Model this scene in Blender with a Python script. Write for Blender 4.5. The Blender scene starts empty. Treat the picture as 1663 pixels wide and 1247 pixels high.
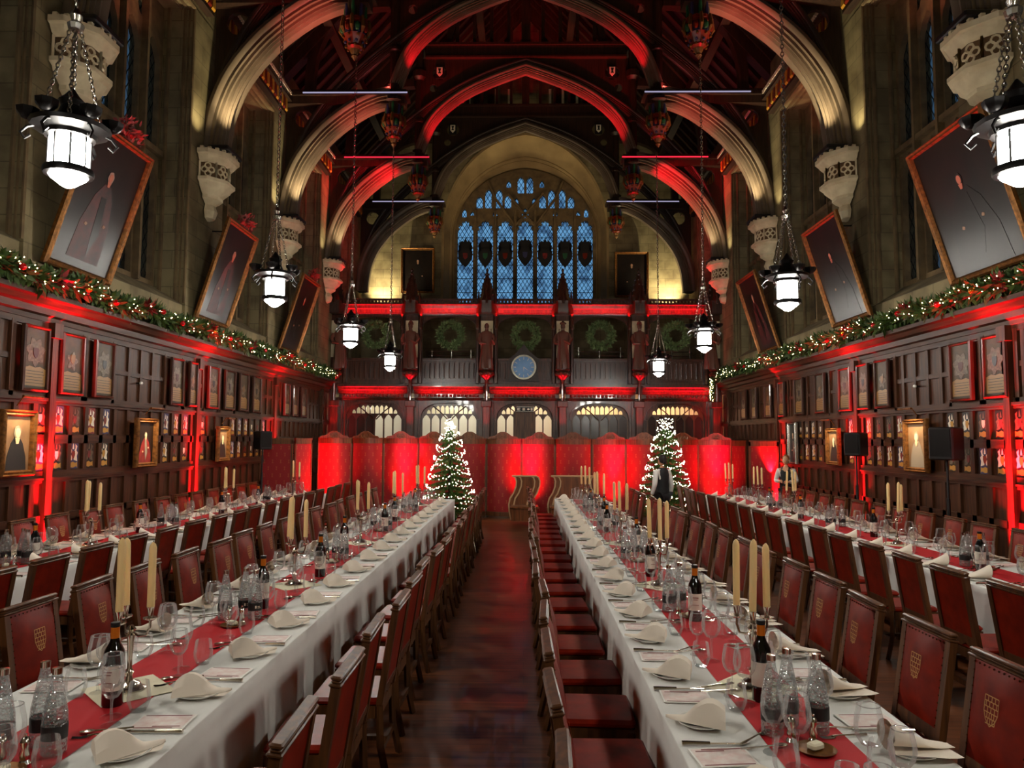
import bpy, math, random
from math import sin, cos, pi, sqrt, atan, atan2, radians
from mathutils import Vector, Matrix
from mathutils.geometry import tessellate_polygon
random.seed(7)
S = bpy.context.scene
COL = S.collection
FPX = 1200.0 / 1663.0 * 36.0

# ---------------------------------------------------------------- materials
def rgb(r, g, b):
    f = lambda c: ((c / 255 + .055) / 1.055) ** 2.4 if c > 10 else c / 255 / 12.92
    return (f(r), f(g), f(b), 1)

def mat(name, col, rough=.5, metal=0, noise=None, scale=6, stretch=(1, 1, 1), bump=0, emit=None, estr=0, spec=.5, coat=0, alpha=1, sheen=0):
    m = bpy.data.materials.new(name); m.use_nodes = True
    nt = m.node_tree; b = nt.nodes['Principled BSDF']
    b.inputs['Base Color'].default_value = col
    b.inputs['Roughness'].default_value = rough
    b.inputs['Metallic'].default_value = metal
    b.inputs['Specular IOR Level'].default_value = spec
    b.inputs['Coat Weight'].default_value = coat
    if sheen: b.inputs['Sheen Weight'].default_value = sheen
    if emit:
        b.inputs['Emission Color'].default_value = emit
        b.inputs['Emission Strength'].default_value = estr
    if noise or bump:
        tc = nt.nodes.new('ShaderNodeTexCoord'); mp = nt.nodes.new('ShaderNodeMapping')
        mp.inputs['Scale'].default_value = stretch
        nz = nt.nodes.new('ShaderNodeTexNoise'); nz.inputs['Scale'].default_value = scale
        nz.inputs['Detail'].default_value = 5
        nt.links.new(tc.outputs['Object'], mp.inputs['Vector']); nt.links.new(mp.outputs[0], nz.inputs['Vector'])
        if noise:
            cr = nt.nodes.new('ShaderNodeValToRGB')
            cr.color_ramp.elements[0].position = .3; cr.color_ramp.elements[1].position = .7
            cr.color_ramp.elements[0].color = noise; cr.color_ramp.elements[1].color = col
            nt.links.new(nz.outputs['Fac'], cr.inputs[0]); nt.links.new(cr.outputs[0], b.inputs['Base Color'])
        if bump:
            bp = nt.nodes.new('ShaderNodeBump'); bp.inputs['Strength'].default_value = bump; bp.inputs['Distance'].default_value = .02
            nt.links.new(nz.outputs['Fac'], bp.inputs['Height']); nt.links.new(bp.outputs[0], b.inputs['Normal'])
    return m

def brick_mat(name, c1, c2, mortar, scale=1, rough=.8):
    """stone ashlar: big blocks with fine joints, in YZ / XZ via generated object coords"""
    m = mat(name, c1, rough, noise=None)
    nt = m.node_tree; b = nt.nodes['Principled BSDF']
    tc = nt.nodes.new('ShaderNodeTexCoord'); sp = nt.nodes.new('ShaderNodeSeparateXYZ'); cb = nt.nodes.new('ShaderNodeCombineXYZ')
    ad = nt.nodes.new('ShaderNodeMath'); ad.operation = 'ADD'
    nt.links.new(tc.outputs['Object'], sp.inputs[0])
    nt.links.new(sp.outputs[0], ad.inputs[0]); nt.links.new(sp.outputs[1], ad.inputs[1])
    nt.links.new(ad.outputs[0], cb.inputs[0]); nt.links.new(sp.outputs[2], cb.inputs[1])
    br = nt.nodes.new('ShaderNodeTexBrick'); br.inputs['Scale'].default_value = scale
    br.inputs['Color1'].default_value = c1; br.inputs['Color2'].default_value = c2; br.inputs['Mortar'].default_value = mortar
    br.inputs['Mortar Size'].default_value = .008; br.inputs['Brick Width'].default_value = .62; br.inputs['Row Height'].default_value = .34
    nz = nt.nodes.new('ShaderNodeTexNoise'); nz.inputs['Scale'].default_value = 2.2; nz.inputs['Detail'].default_value = 8
    mx = nt.nodes.new('ShaderNodeMix'); mx.data_type = 'RGBA'; mx.blend_type = 'MULTIPLY'; mx.inputs[0].default_value = .75
    cr = nt.nodes.new('ShaderNodeValToRGB'); cr.color_ramp.elements[0].color = (.42, .38, .33, 1); cr.color_ramp.elements[0].position = .35
    cr.color_ramp.elements[1].position = .62
    nt.links.new(cb.outputs[0], br.inputs['Vector']); nt.links.new(tc.outputs['Object'], nz.inputs['Vector'])
    nt.links.new(nz.outputs['Fac'], cr.inputs[0]); nt.links.new(br.outputs['Color'], mx.inputs[6]); nt.links.new(cr.outputs[0], mx.inputs[7])
    nt.links.new(mx.outputs[2], b.inputs['Base Color'])
    bp = nt.nodes.new('ShaderNodeBump'); bp.inputs['Strength'].default_value = .3; bp.inputs['Distance'].default_value = .02
    nt.links.new(nz.outputs['Fac'], bp.inputs['Height']); nt.links.new(bp.outputs[0], b.inputs['Normal'])
    return m

def wood_mat(name, dark, light, rough=.4, scale=1.5, axis=2, bump=.15, coat=0):
    m = mat(name, light, rough, coat=coat)
    nt = m.node_tree; b = nt.nodes['Principled BSDF']
    tc = nt.nodes.new('ShaderNodeTexCoord'); mp = nt.nodes.new('ShaderNodeMapping')
    sc = [14, 14, 14]; sc[axis] = 1.2
    mp.inputs['Scale'].default_value = sc
    nz = nt.nodes.new('ShaderNodeTexNoise'); nz.inputs['Scale'].default_value = scale; nz.inputs['Detail'].default_value = 6
    nz.inputs['Distortion'].default_value = .6
    cr = nt.nodes.new('ShaderNodeValToRGB')
    cr.color_ramp.elements[0].position = .32; cr.color_ramp.elements[1].position = .7
    cr.color_ramp.elements[0].color = dark; cr.color_ramp.elements[1].color = light
    nt.links.new(tc.outputs['Object'], mp.inputs[0]); nt.links.new(mp.outputs[0], nz.inputs['Vector'])
    nt.links.new(nz.outputs['Fac'], cr.inputs[0]); nt.links.new(cr.outputs[0], b.inputs['Base Color'])
    if bump:
        bp = nt.nodes.new('ShaderNodeBump'); bp.inputs['Strength'].default_value = bump; bp.inputs['Distance'].default_value = .004
        nt.links.new(nz.outputs['Fac'], bp.inputs['Height']); nt.links.new(bp.outputs[0], b.inputs['Normal'])
    return m

def glass_thin(name, tint=(1, 1, 1, 1), rough=.02, base=.05, ior_w=.5, bump=0, bscale=60):
    m = bpy.data.materials.new(name); m.use_nodes = True; nt = m.node_tree
    nt.nodes.remove(nt.nodes['Principled BSDF']); out = nt.nodes['Material Output']
    tr = nt.nodes.new('ShaderNodeBsdfTransparent'); tr.inputs[0].default_value = tint
    gl = nt.nodes.new('ShaderNodeBsdfGlossy'); gl.inputs['Roughness'].default_value = rough
    lw = nt.nodes.new('ShaderNodeLayerWeight'); lw.inputs['Blend'].default_value = ior_w
    mr = nt.nodes.new('ShaderNodeMapRange'); mr.inputs['To Min'].default_value = base; mr.inputs['To Max'].default_value = .6
    mix = nt.nodes.new('ShaderNodeMixShader'); dd = nt.nodes.new('ShaderNodeBsdfTranslucent'); dd.inputs[0].default_value = (.85, .88, .88, 1)  # translucent white mixed in to imitate the bright edge sheen of glass
    g2 = nt.nodes.new('ShaderNodeMixShader'); g2.inputs[0].default_value = .35; nt.links.new(gl.outputs[0], g2.inputs[1]); nt.links.new(dd.outputs[0], g2.inputs[2])
    nt.links.new(lw.outputs['Fresnel'], mr.inputs['Value']); nt.links.new(mr.outputs[0], mix.inputs[0])
    nt.links.new(tr.outputs[0], mix.inputs[1]); nt.links.new(g2.outputs[0], mix.inputs[2]); nt.links.new(mix.outputs[0], out.inputs[0])
    if bump:
        tc = nt.nodes.new('ShaderNodeTexCoord'); vz = nt.nodes.new('ShaderNodeTexVoronoi'); vz.inputs['Scale'].default_value = bscale
        bp = nt.nodes.new('ShaderNodeBump'); bp.inputs['Strength'].default_value = bump; bp.inputs['Distance'].default_value = .01
        nt.links.new(tc.outputs['Object'], vz.inputs['Vector']); nt.links.new(vz.outputs['Distance'], bp.inputs['Height'])
        nt.links.new(bp.outputs[0], gl.inputs['Normal']); nt.links.new(bp.outputs[0], lw.inputs['Normal'])
    return m

def lattice_glass(name, tint, leadcol=(.01, .01, .01, 1), gloss=.15, scale=7.0, axes='XZ'):
    """leaded diamond glazing: tinted see-through glass crossed by dark leads"""
    m = bpy.data.materials.new(name); m.use_nodes = True; nt = m.node_tree
    nt.nodes.remove(nt.nodes['Principled BSDF']); out = nt.nodes['Material Output']; N = nt.nodes; L = nt.links
    tc = N.new('ShaderNodeTexCoord'); sp = N.new('ShaderNodeSeparateXYZ'); L.new(tc.outputs['Object'], sp.inputs[0])
    h = sp.outputs[0] if axes == 'XZ' else sp.outputs[1]
    def math_(op, a, b=None, v=None):
        n = N.new('ShaderNodeMath'); n.operation = op; L.new(a, n.inputs[0])
        if b is not None: L.new(b, n.inputs[1])
        if v is not None: n.inputs[1].default_value = v
        return n.outputs[0]
    zz = math_('MULTIPLY', sp.outputs[2], v=.62)
    p = math_('ADD', h, zz); q = math_('SUBTRACT', h, zz)
    def line(a):
        f = math_('PINGPONG', math_('MULTIPLY', a, v=scale), v=.5)
        return math_('LESS_THAN', f, v=.075)
    fac = math_('MAXIMUM', line(p), line(q))
    tr = N.new('ShaderNodeBsdfTransparent'); gl = N.new('ShaderNodeBsdfGlossy'); gl.inputs['Roughness'].default_value = .15
    nz = N.new('ShaderNodeTexNoise'); nz.inputs['Scale'].default_value = 2.5
    cr = N.new('ShaderNodeValToRGB'); cr.color_ramp.elements[0].color = (tint[0] * .35, tint[1] * .35, tint[2] * .4, 1); cr.color_ramp.elements[1].color = tint
    cr.color_ramp.elements[0].position = .38; cr.color_ramp.elements[1].position = .55
    L.new(tc.outputs['Object'], nz.inputs['Vector']); L.new(nz.outputs['Fac'], cr.inputs[0]); L.new(cr.outputs[0], tr.inputs[0])
    bp = N.new('ShaderNodeBump'); bp.inputs['Strength'].default_value = .4; nz2 = N.new('ShaderNodeTexNoise'); nz2.inputs['Scale'].default_value = 9
    L.new(tc.outputs['Object'], nz2.inputs['Vector']); L.new(nz2.outputs['Fac'], bp.inputs['Height']); L.new(bp.outputs[0], gl.inputs['Normal'])
    m1 = N.new('ShaderNodeMixShader'); m1.inputs[0].default_value = gloss; L.new(tr.outputs[0], m1.inputs[1]); L.new(gl.outputs[0], m1.inputs[2])
    df = N.new('ShaderNodeBsdfDiffuse'); df.inputs[0].default_value = leadcol
    m2 = N.new('ShaderNodeMixShader'); L.new(fac, m2.inputs[0]); L.new(m1.outputs[0], m2.inputs[1]); L.new(df.outputs[0], m2.inputs[2])
    L.new(m2.outputs[0], out.inputs[0])
    return m

def emis(name, col, s, sample=True):
    m = mat(name, (0, 0, 0, 1), 1, emit=col, estr=s)
    if not sample: m.cycles.emission_sampling = 'NONE'
    return m

M = {}
M['oak'] = wood_mat('dark_oak', rgb(28, 17, 12), rgb(58, 36, 24), .42)
M['oakh'] = wood_mat('dark_oak_along', rgb(26, 16, 12), rgb(54, 34, 23), .42, axis=1)
M['panel'] = wood_mat('panel_oak', rgb(46, 26, 15), rgb(84, 50, 30), .45)
M['panelh'] = wood_mat('rail_oak', rgb(44, 25, 15), rgb(80, 48, 29), .45, axis=1)
M['rib'] = mat('moulded_rib_wood', rgb(112, 96, 80), .5, noise=rgb(88, 74, 60), scale=1.5)
M['rib_shaded'] = mat('shaded_rib_wood', rgb(52, 38, 28), .45, noise=rgb(36, 26, 20), scale=1.5)  # darker copy of the rib wood: weaker light put into its colour
M['gal'] = wood_mat('gallery_oak', rgb(44, 22, 15), rgb(92, 50, 34), .3, coat=.2)
M['chairwood'] = wood_mat('chair_oak', rgb(56, 32, 15), rgb(106, 64, 30), .4)
M['leather'] = mat('red_leather', rgb(140, 30, 5), .4, noise=rgb(104, 18, 4), scale=9, bump=.08, spec=.22)
M['gilt'] = mat('gilt', rgb(150, 98, 44), .42, .6, noise=rgb(88, 54, 22), scale=20, bump=.3)
M['stitch'] = mat('gold_stitch', rgb(205, 150, 90), .6)
M['nail'] = mat('brass_nails', rgb(90, 50, 20), .35, .8)
M['stone'] = brick_mat('hall_stone', rgb(142, 128, 92), rgb(126, 112, 80), rgb(106, 94, 66))
M['stoned'] = mat('carved_stone', rgb(240, 224, 186), .8, noise=rgb(214, 194, 154), scale=5, bump=.2)
M['stonew'] = mat('window_stone', rgb(122, 100, 66), .85, noise=rgb(84, 68, 46), scale=4, bump=.2)
M['cloth'] = mat('white_linen', rgb(240, 238, 232), .85, noise=rgb(232, 230, 224), scale=5, bump=.12, sheen=.1)
M['napkin'] = mat('napkin_linen', rgb(240, 226, 208), .9, bump=.08, scale=12)
M['runner'] = mat('red_runner', rgb(190, 8, 22), .8)
M['cream'] = mat('cream_cloth', rgb(236, 226, 196), .85)
M['plate'] = mat('porcelain', rgb(238, 236, 228), .12, coat=.4)
M['silver'] = mat('silver', rgb(215, 205, 190), .16, 1)
M['card'] = mat('menu_card', rgb(240, 228, 220), .6, noise=rgb(226, 192, 184), scale=26)
M['cardw'] = mat('card_edge', rgb(240, 234, 226), .6)
M['ink'] = mat('printed_ink', rgb(120, 30, 30), .6)
M['candle'] = mat('ivory_wax', rgb(252, 214, 150), .5, emit=rgb(250, 215, 150), estr=0)
M['candle'].node_tree.nodes['Principled BSDF'].inputs['Subsurface Weight'].default_value = .15
M['wick'] = mat('wick', rgb(20, 16, 12), .9)
M['glass'] = glass_thin('clear_glass', (.98, .99, .99, 1), .06, .05, .3)
M['rim'] = glass_thin('glass_rim', (.95, .97, .97, 1), .12, .45, .3)  # brightened glass: highlight along the lip put into the material
M['wbottle'] = glass_thin('dimpled_glass', (.93, .95, .95, 1), .1, .3, .45, 1.0, 75)
M['water'] = glass_thin('water', (.93, .95, .95, 1), .02, .04, .3)
M['wine'] = mat('dark_bottle', rgb(8, 9, 7), .07, coat=.5)
M['label'] = mat('paper_label', rgb(232, 218, 202), .7)
M['blabel'] = mat('black_label', rgb(22, 20, 20), .45)
M['foil'] = mat('orange_foil', rgb(222, 120, 26), .35, .3)
M['black'] = mat('black_plastic', rgb(14, 13, 14), .5)
M['iron'] = mat('black_iron', rgb(20, 18, 18), .4, .6)
M['steel'] = mat('bright_steel', rgb(200, 196, 186), .25, 1)
M['lampglass'] = emis('lit_lamp_glass', (1, .96, .86, 1), 138)
M['bulb'] = emis('fairy_bulb', (1, .8, .42, 1), 12)
M['bulbt'] = emis('tree_bulb', (1, .95, .68, 1), 9)
M['leaf'] = mat('fir_green', rgb(74, 96, 34), .6, noise=rgb(30, 56, 18), scale=8)
M['leafd'] = mat('wreath_green', rgb(128, 148, 92), .7, noise=rgb(84, 104, 60), scale=14)
M['bark'] = mat('bark', rgb(60, 42, 28), .9)
M['bauble'] = mat('red_bauble', rgb(190, 16, 20), .15, .3, coat=.6)
M['baubleg'] = mat('gold_bauble', rgb(220, 140, 50), .15, .8)
M['screen'] = None
M['canvas'] = mat('dark_canvas', rgb(30, 21, 16), .34, noise=rgb(15, 11, 9), scale=3, spec=.28)
M['canvasl'] = mat('warm_canvas', rgb(150, 118, 84), .4, noise=rgb(96, 70, 48), scale=3)
M['skin'] = mat('skin', rgb(214, 160, 124), .55)
M['pskin'] = mat('painted_skin', rgb(226, 188, 148), .6)
M['pred'] = mat('painted_red', rgb(150, 26, 18), .55, noise=rgb(84, 12, 10), scale=6)
M['pblack'] = mat('painted_black', rgb(18, 15, 14), .5)
M['pwhite'] = mat('painted_white', rgb(225, 212, 190), .6)
M['pgrey'] = mat('painted_grey', rgb(140, 128, 112), .6)
M['pgold'] = mat('painted_gold', rgb(186, 132, 44), .5)
M['dgold'] = mat('aged_gold', rgb(110, 74, 30), .4, .3)
M['pdred'] = mat('painted_dark_red', rgb(74, 14, 12), .5, noise=rgb(36, 10, 9), scale=6)
M['pdk'] = mat('painted_dark_brown', rgb(20, 14, 11), .36, spec=.28)
M['pdskin'] = mat('painted_dim_skin', rgb(150, 110, 84), .6)
M['pblue'] = mat('painted_blue', rgb(54, 52, 92), .5)
M['board'] = mat('armorial_board', rgb(84, 62, 36), .45, noise=rgb(46, 42, 32), scale=5, bump=.1, spec=.22)
M['boardg'] = mat('board_lettering', rgb(136, 98, 44), .4, noise=rgb(140, 98, 44), scale=22)
M['mantle'] = mat('mantling', rgb(108, 92, 68), .5, noise=rgb(70, 52, 34), scale=30)
M['led_w'] = emis('led_white', (.6, .56, .85, 1), .4)
M['led_r'] = emis('led_red', (1, .02, .05, 1), 1.2)
M['shirt'] = mat('white_shirt', rgb(225, 220, 214), .8)
M['vest'] = mat('black_waistcoat', rgb(14, 14, 18), .7)
M['hair1'] = mat('dark_hair', rgb(28, 16, 12), .5)
M['hair2'] = mat('fair_hair', rgb(140, 86, 46), .5)
M['clockface'] = mat('blue_clock_face', rgb(128, 170, 216), .5, noise=rgb(112, 154, 204), scale=3)
M['settle'] = wood_mat('settle_wood', rgb(86, 46, 24), rgb(140, 82, 44), .3, coat=.3)
M['trimw'] = mat('pale_inlay', rgb(196, 160, 118), .4)
M['green'] = mat('painted_green', rgb(28, 84, 50), .5)
M['orange'] = mat('painted_orange', rgb(112, 34, 16), .28)
M['floor'] = None
M['rooff'] = mat('roof_boards', rgb(30, 22, 17), .7, noise=rgb(18, 13, 11), scale=3, stretch=(8, 1, 1))
def frost():
    m = bpy.data.materials.new('frosted_pane'); m.use_nodes = True; nt = m.node_tree; nt.nodes.remove(nt.nodes['Principled BSDF'])
    tl = nt.nodes.new('ShaderNodeBsdfTranslucent'); tl.inputs[0].default_value = (.85, .84, .74, 1); df = nt.nodes.new('ShaderNodeBsdfDiffuse'); df.inputs[0].default_value = (.6, .6, .54, 1)
    mx = nt.nodes.new('ShaderNodeMixShader'); mx.inputs[0].default_value = .3; nt.links.new(tl.outputs[0], mx.inputs[1]); nt.links.new(df.outputs[0], mx.inputs[2]); nt.links.new(mx.outputs[0], nt.nodes['Material Output'].inputs[0]); return m
M['frost'] = frost()
M['brownpane'] = mat('smoked_pane', rgb(60, 36, 30), .2, coat=.4)
for k_ in ('panel', 'panelh'): M[k_].node_tree.nodes['Principled BSDF'].inputs['Specular IOR Level'].default_value = .22
M['ltglow'] = emis('picture_lamp', (1, .75, .45, 1), 6)

# ---------------------------------------------------------------- mesh builder
class MB:
    def __init__(s): s.v = []; s.f = []; s.m = []; s.cur = 0; s.mats = []
    def use(s, m):
        if m not in s.mats: s.mats.append(m)
        s.cur = s.mats.index(m); return s
    def add(s, vs, fs):
        o = len(s.v); s.v += [tuple(p) for p in vs]
        for f in fs: s.f.append(tuple(i + o for i in f)); s.m.append(s.cur)
        return s
    def box(s, x0, x1, y0, y1, z0, z1):
        return s.add([(x0, y0, z0), (x1, y0, z0), (x1, y1, z0), (x0, y1, z0), (x0, y0, z1), (x1, y0, z1), (x1, y1, z1), (x0, y1, z1)],
                     [(0, 3, 2, 1), (4, 5, 6, 7), (0, 1, 5, 4), (1, 2, 6, 5), (2, 3, 7, 6), (3, 0, 4, 7)])
    def bbox(s, x0, x1, y0, y1, z0, z1, b=.006):
        """box with chamfered edges"""
        vs = []; 
        for z, i in ((z0, b), (z0 + b, 0), (z1 - b, 0), (z1, b)):
            a0, a1, c0, c1 = x0 + i, x1 - i, y0 + i, y1 - i
            k = b if i == 0 else b * .6
            vs += [(a0 + k, c0, z), (a1 - k, c0, z), (a1, c0 + k, z), (a1, c1 - k, z), (a1 - k, c1, z), (a0 + k, c1, z), (a0, c1 - k, z), (a0, c0 + k, z)]
        fs = [tuple(range(7, -1, -1)), tuple(range(24, 32))]
        for r in range(3):
            for k in range(8): fs.append((r * 8 + k, r * 8 + (k + 1) % 8, r * 8 + 8 + (k + 1) % 8, r * 8 + 8 + k))
        return s.add(vs, fs)
    def tube(s, pts, r, n=8, cap=True):
        """r: number or list; pts: list of 3-D points"""
        P = [Vector(p) for p in pts]; R = r if isinstance(r, (list, tuple)) else [r] * len(P)
        vs = []; up = None
        for i, p in enumerate(P):
            d = (P[min(i + 1, len(P) - 1)] - P[max(i - 1, 0)])
            d = d.normalized() if d.length > 1e-9 else Vector((0, 0, 1))
            if up is None:
                up = Vector((1, 0, 0)) if abs(d.x) < .8 else Vector((0, 1, 0))
            u = (up - d * up.dot(d)).normalized(); w = d.cross(u); up = u
            for k in range(n):
                a = 2 * pi * k / n; vs.append(p + (u * cos(a) + w * sin(a)) * R[i])
        fs = []
        for i in range(len(P) - 1):
            for k in range(n): fs.append((i * n + k, i * n + (k + 1) % n, (i + 1) * n + (k + 1) % n, (i + 1) * n + k))
        if cap: fs += [tuple(range(n - 1, -1, -1)), tuple((len(P) - 1) * n + k for k in range(n))]
        return s.add(vs, fs)
    def lathe(s, prof, c=(0, 0, 0), n=16, sx=1, sy=1, ph=0):
        """prof: list of (r, z)"""
        vs = []; m = len(prof)
        for r, z in prof:
            for k in range(n):
                a = 2 * pi * k / n + ph; vs.append((c[0] + r * cos(a) * sx, c[1] + r * sin(a) * sy, c[2] + z))
        fs = []
        for i in range(m - 1):
            for k in range(n): fs.append((i * n + k, i * n + (k + 1) % n, (i + 1) * n + (k + 1) % n, (i + 1) * n + k))
        if prof[0][0] > 1e-6: fs.append(tuple(range(n - 1, -1, -1)))
        if prof[-1][0] > 1e-6: fs.append(tuple((m - 1) * n + k for k in range(n)))
        return s.add(vs, fs)
    def openlathe(s, prof, c=(0, 0, 0), n=16):
        vs = []; m = len(prof)
        for r, z in prof:
            for k in range(n):
                a = 2 * pi * k / n; vs.append((c[0] + r * cos(a), c[1] + r * sin(a), c[2] + z))
        return s.add(vs, [(i * n + k, i * n + (k + 1) % n, (i + 1) * n + (k + 1) % n, (i + 1) * n + k) for i in range(m - 1) for k in range(n)])
    def ell(s, c, rx, ry, rz, n=10, m=7):
        vs = [(c[0], c[1], c[2] - rz)]
        for j in range(1, m):
            t = -pi / 2 + pi * j / m
            for k in range(n): a = 2 * pi * k / n; vs.append((c[0] + rx * cos(t) * cos(a), c[1] + ry * cos(t) * sin(a), c[2] + rz * sin(t)))
        vs.append((c[0], c[1], c[2] + rz)); fs = []
        for k in range(n): fs.append((0, 1 + (k + 1) % n, 1 + k)); fs.append((len(vs) - 1, 1 + (m - 2) * n + k, 1 + (m - 2) * n + (k + 1) % n))
        for j in range(m - 2):
            for k in range(n): a = 1 + j * n; fs.append((a + k, a + (k + 1) % n, a + n + (k + 1) % n, a + n + k))
        return s.add(vs, fs)
    def octa(s, c, r):
        x, y, z = c
        return s.add([(x - r, y, z), (x + r, y, z), (x, y - r, z), (x, y + r, z), (x, y, z - r), (x, y, z + r)],
                     [(0, 2, 5), (2, 1, 5), (1, 3, 5), (3, 0, 5), (2, 0, 4), (1, 2, 4), (3, 1, 4), (0, 3, 4)])
    def sweep(s, path, prof, plane='XZ', c=0, closed=False, cap=True):
        """path: 2-D points in the plane; prof: closed polygon of (normal offset, offset across the plane)"""
        n = len(path); m = len(prof); vs = []
        for i in range(n):
            a = path[(i - 1) % n if closed else max(i - 1, 0)]; b = path[(i + 1) % n if closed else min(i + 1, n - 1)]
            q = path[i]
            def unit(u): l = math.hypot(*u) or 1; return (u[0] / l, u[1] / l)
            d1 = unit((q[0] - a[0], q[1] - a[1])) if q != a else unit((b[0] - q[0], b[1] - q[1]))
            d2 = unit((b[0] - q[0], b[1] - q[1])) if q != b else d1
            n1 = (-d1[1], d1[0]); n2 = (-d2[1], d2[0]); nn = unit((n1[0] + n2[0], n1[1] + n2[1]))
            k = 1 / max(.35, nn[0] * n1[0] + nn[1] * n1[1])
            for o, w in prof:
                u, v = q[0] + nn[0] * o * k, q[1] + nn[1] * o * k
                vs.append((u, c + w, v) if plane == 'XZ' else ((c + w, u, v) if plane == 'YZ' else (u, v, c + w)))
        fs = []
        for i in range(n if closed else n - 1):
            j = (i + 1) % n
            for k in range(m): fs.append((i * m + k, i * m + (k + 1) % m, j * m + (k + 1) % m, j * m + k))
        if cap and not closed: fs += [tuple(range(m - 1, -1, -1)), tuple((n - 1) * m + k for k in range(m))]
        return s.add(vs, fs)
    def plate(s, outer, holes=(), t=.05, plane='XZ', c=0):
        """flat plate with openings, thickness t from c"""
        loops = [[Vector((a, b, 0)) for a, b in l] for l in [outer] + list(holes)]
        tris = tessellate_polygon(loops); flat = [p for l in loops for p in l]; N = len(flat)
        def w(p, d): return (p.x, c + d, p.y) if plane == 'XZ' else ((c + d, p.x, p.y) if plane == 'YZ' else (p.x, p.y, c + d))
        vs = [w(p, 0) for p in flat] + [w(p, t) for p in flat]
        fs = [tuple(q) for q in tris] + [tuple(i + N for i in reversed(q)) for q in tris]
        o = 0
        for l in loops:
            k = len(l)
            for i in range(k): fs.append((o + i, o + (i + 1) % k, N + o + (i + 1) % k, N + o + i))
            o += k
        return s.add(vs, fs)
    def prism(s, poly, t, plane='XZ', c=0): return s.plate(poly, (), t, plane, c)
    def xf(s, mt, start=0):
        for i in range(start, len(s.v)): s.v[i] = tuple(mt @ Vector(s.v[i]))
        return s
    def mesh(s, name, m=None, smooth=True, ang=.6):
        me = bpy.data.meshes.new(name); me.from_pydata(s.v, [], s.f)
        mats = s.mats or [m]
        for k in mats: me.materials.append(M[k] if isinstance(k, str) else k)
        if len(mats) > 1: me.polygons.foreach_set('material_index', s.m)
        import bmesh
        bm = bmesh.new(); bm.from_mesh(me); bmesh.ops.recalc_face_normals(bm, faces=bm.faces); bm.to_mesh(me); bm.free()
        if smooth:
            me.polygons.foreach_set('use_smooth', [True] * len(me.polygons)); me.set_sharp_from_angle(angle=ang)
        me.update(); return me
    def build(s, name, m=None, parent=None, loc=None, smooth=True, rot=None, ang=.6):
        o = bpy.data.objects.new(name, s.mesh(name, m, smooth, ang)); COL.objects.link(o)
        if parent: o.parent = parent
        if loc: o.location = loc
        if rot: o.rotation_euler = rot
        return o

def tag(o, label, cat, group=None, kind=None):
    if label: o['label'] = label
    if cat: o['category'] = cat
    if group: o['group'] = group
    if kind: o['kind'] = kind
    return o
def thing(name, label, cat, loc=(0, 0, 0), rz=0, group=None):
    o = bpy.data.objects.new(name, None); COL.objects.link(o); o.empty_display_size = .1
    o.location = loc; o.rotation_euler = (0, 0, rz); return tag(o, label, cat, group)
def struct(o): o['kind'] = 'structure'; return o
KIDS = {}
def kids_of(o):
    if o.name not in KIDS: KIDS[o.name] = [c for c in bpy.data.objects if c.parent == o]
    return KIDS[o.name]
def copy_tree(o, label=None, loc=None, rz=None, parent=None, scale=None):
    c = o.copy(); COL.objects.link(c)
    if parent: c.parent = parent
    for ch in kids_of(o): copy_tree(ch, parent=c)
    if label: c['label'] = label
    if loc is not None: c.location = loc
    if rz is not None: c.rotation_euler = (0, 0, rz)
    if scale: c.scale = scale
    return c
class Proto:
    """first use moves the original, later uses copy it"""
    def __init__(s, o): s.o = o; s.used = False
    def put(s, loc, rz, label, scale=None):
        if not s.used:
            s.used = True; kids_of(s.o)
            for k in kids_of(s.o): kids_of(k)
            o = s.o; o.location = loc; o.rotation_euler = (0, 0, rz)
            if label: o['label'] = label
            if scale: o.scale = scale
            return o
        c = copy_tree(s.o, label, loc, rz, scale=scale)
        if not scale: c.scale = (1, 1, 1)
        return c
ORD = 'nearest,second,third,fourth,fifth,sixth,seventh,eighth,ninth,tenth,eleventh,twelfth,thirteenth,fourteenth,fifteenth,sixteenth,seventeenth,eighteenth,nineteenth,twentieth,twenty-first,twenty-second'.split(',')
def onth(i): return ORD[i] + (' one' if i == 0 else ' from the near end')

# arch outlines, 2-D
def pointed(cx, z0, hw, zs, za, n=10, k=.55):
    """closed loop: sill z0, springing zs, apex za"""
    L = [(cx - hw, z0), (cx - hw, zs)]
    for i in range(1, n):
        t = i / n * pi / 2; L.append((cx - hw * cos(t) ** (1.0) - 0 + 0, zs + (za - zs) * (sin(t) * (1 - .12) + .12 * (i / n))))
    L.append((cx, za)); R = [(2 * cx - x, z) for x, z in reversed(L[:-1])]
    return L + R
def smooth(P, n=4, it=1):
    out = []
    for i in range(len(P) - 1):
        p0, p1, p2, p3 = P[max(i - 1, 0)], P[i], P[i + 1], P[min(i + 2, len(P) - 1)]
        for k in range(n):
            t = k / n; out.append(tuple(.5 * (2 * p1[j] + (p2[j] - p0[j]) * t + (2 * p0[j] - 5 * p1[j] + 4 * p2[j] - p3[j]) * t * t + (3 * p1[j] - p0[j] - 3 * p2[j] + p3[j]) * t ** 3) for j in (0, 1)))
    return out + [P[-1]]
def arcpath(p0, p1, bulge_x, n=16):
    """superellipse quarter: vertical at p0, horizontal at p1"""
    e = bulge_x; out = []
    for i in range(n + 1):
        t = i / n * pi / 2
        out.append((p1[0] + (p0[0] - p1[0]) * cos(t) ** e, p0[1] + (p1[1] - p0[1]) * sin(t) ** e))
    return out
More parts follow.
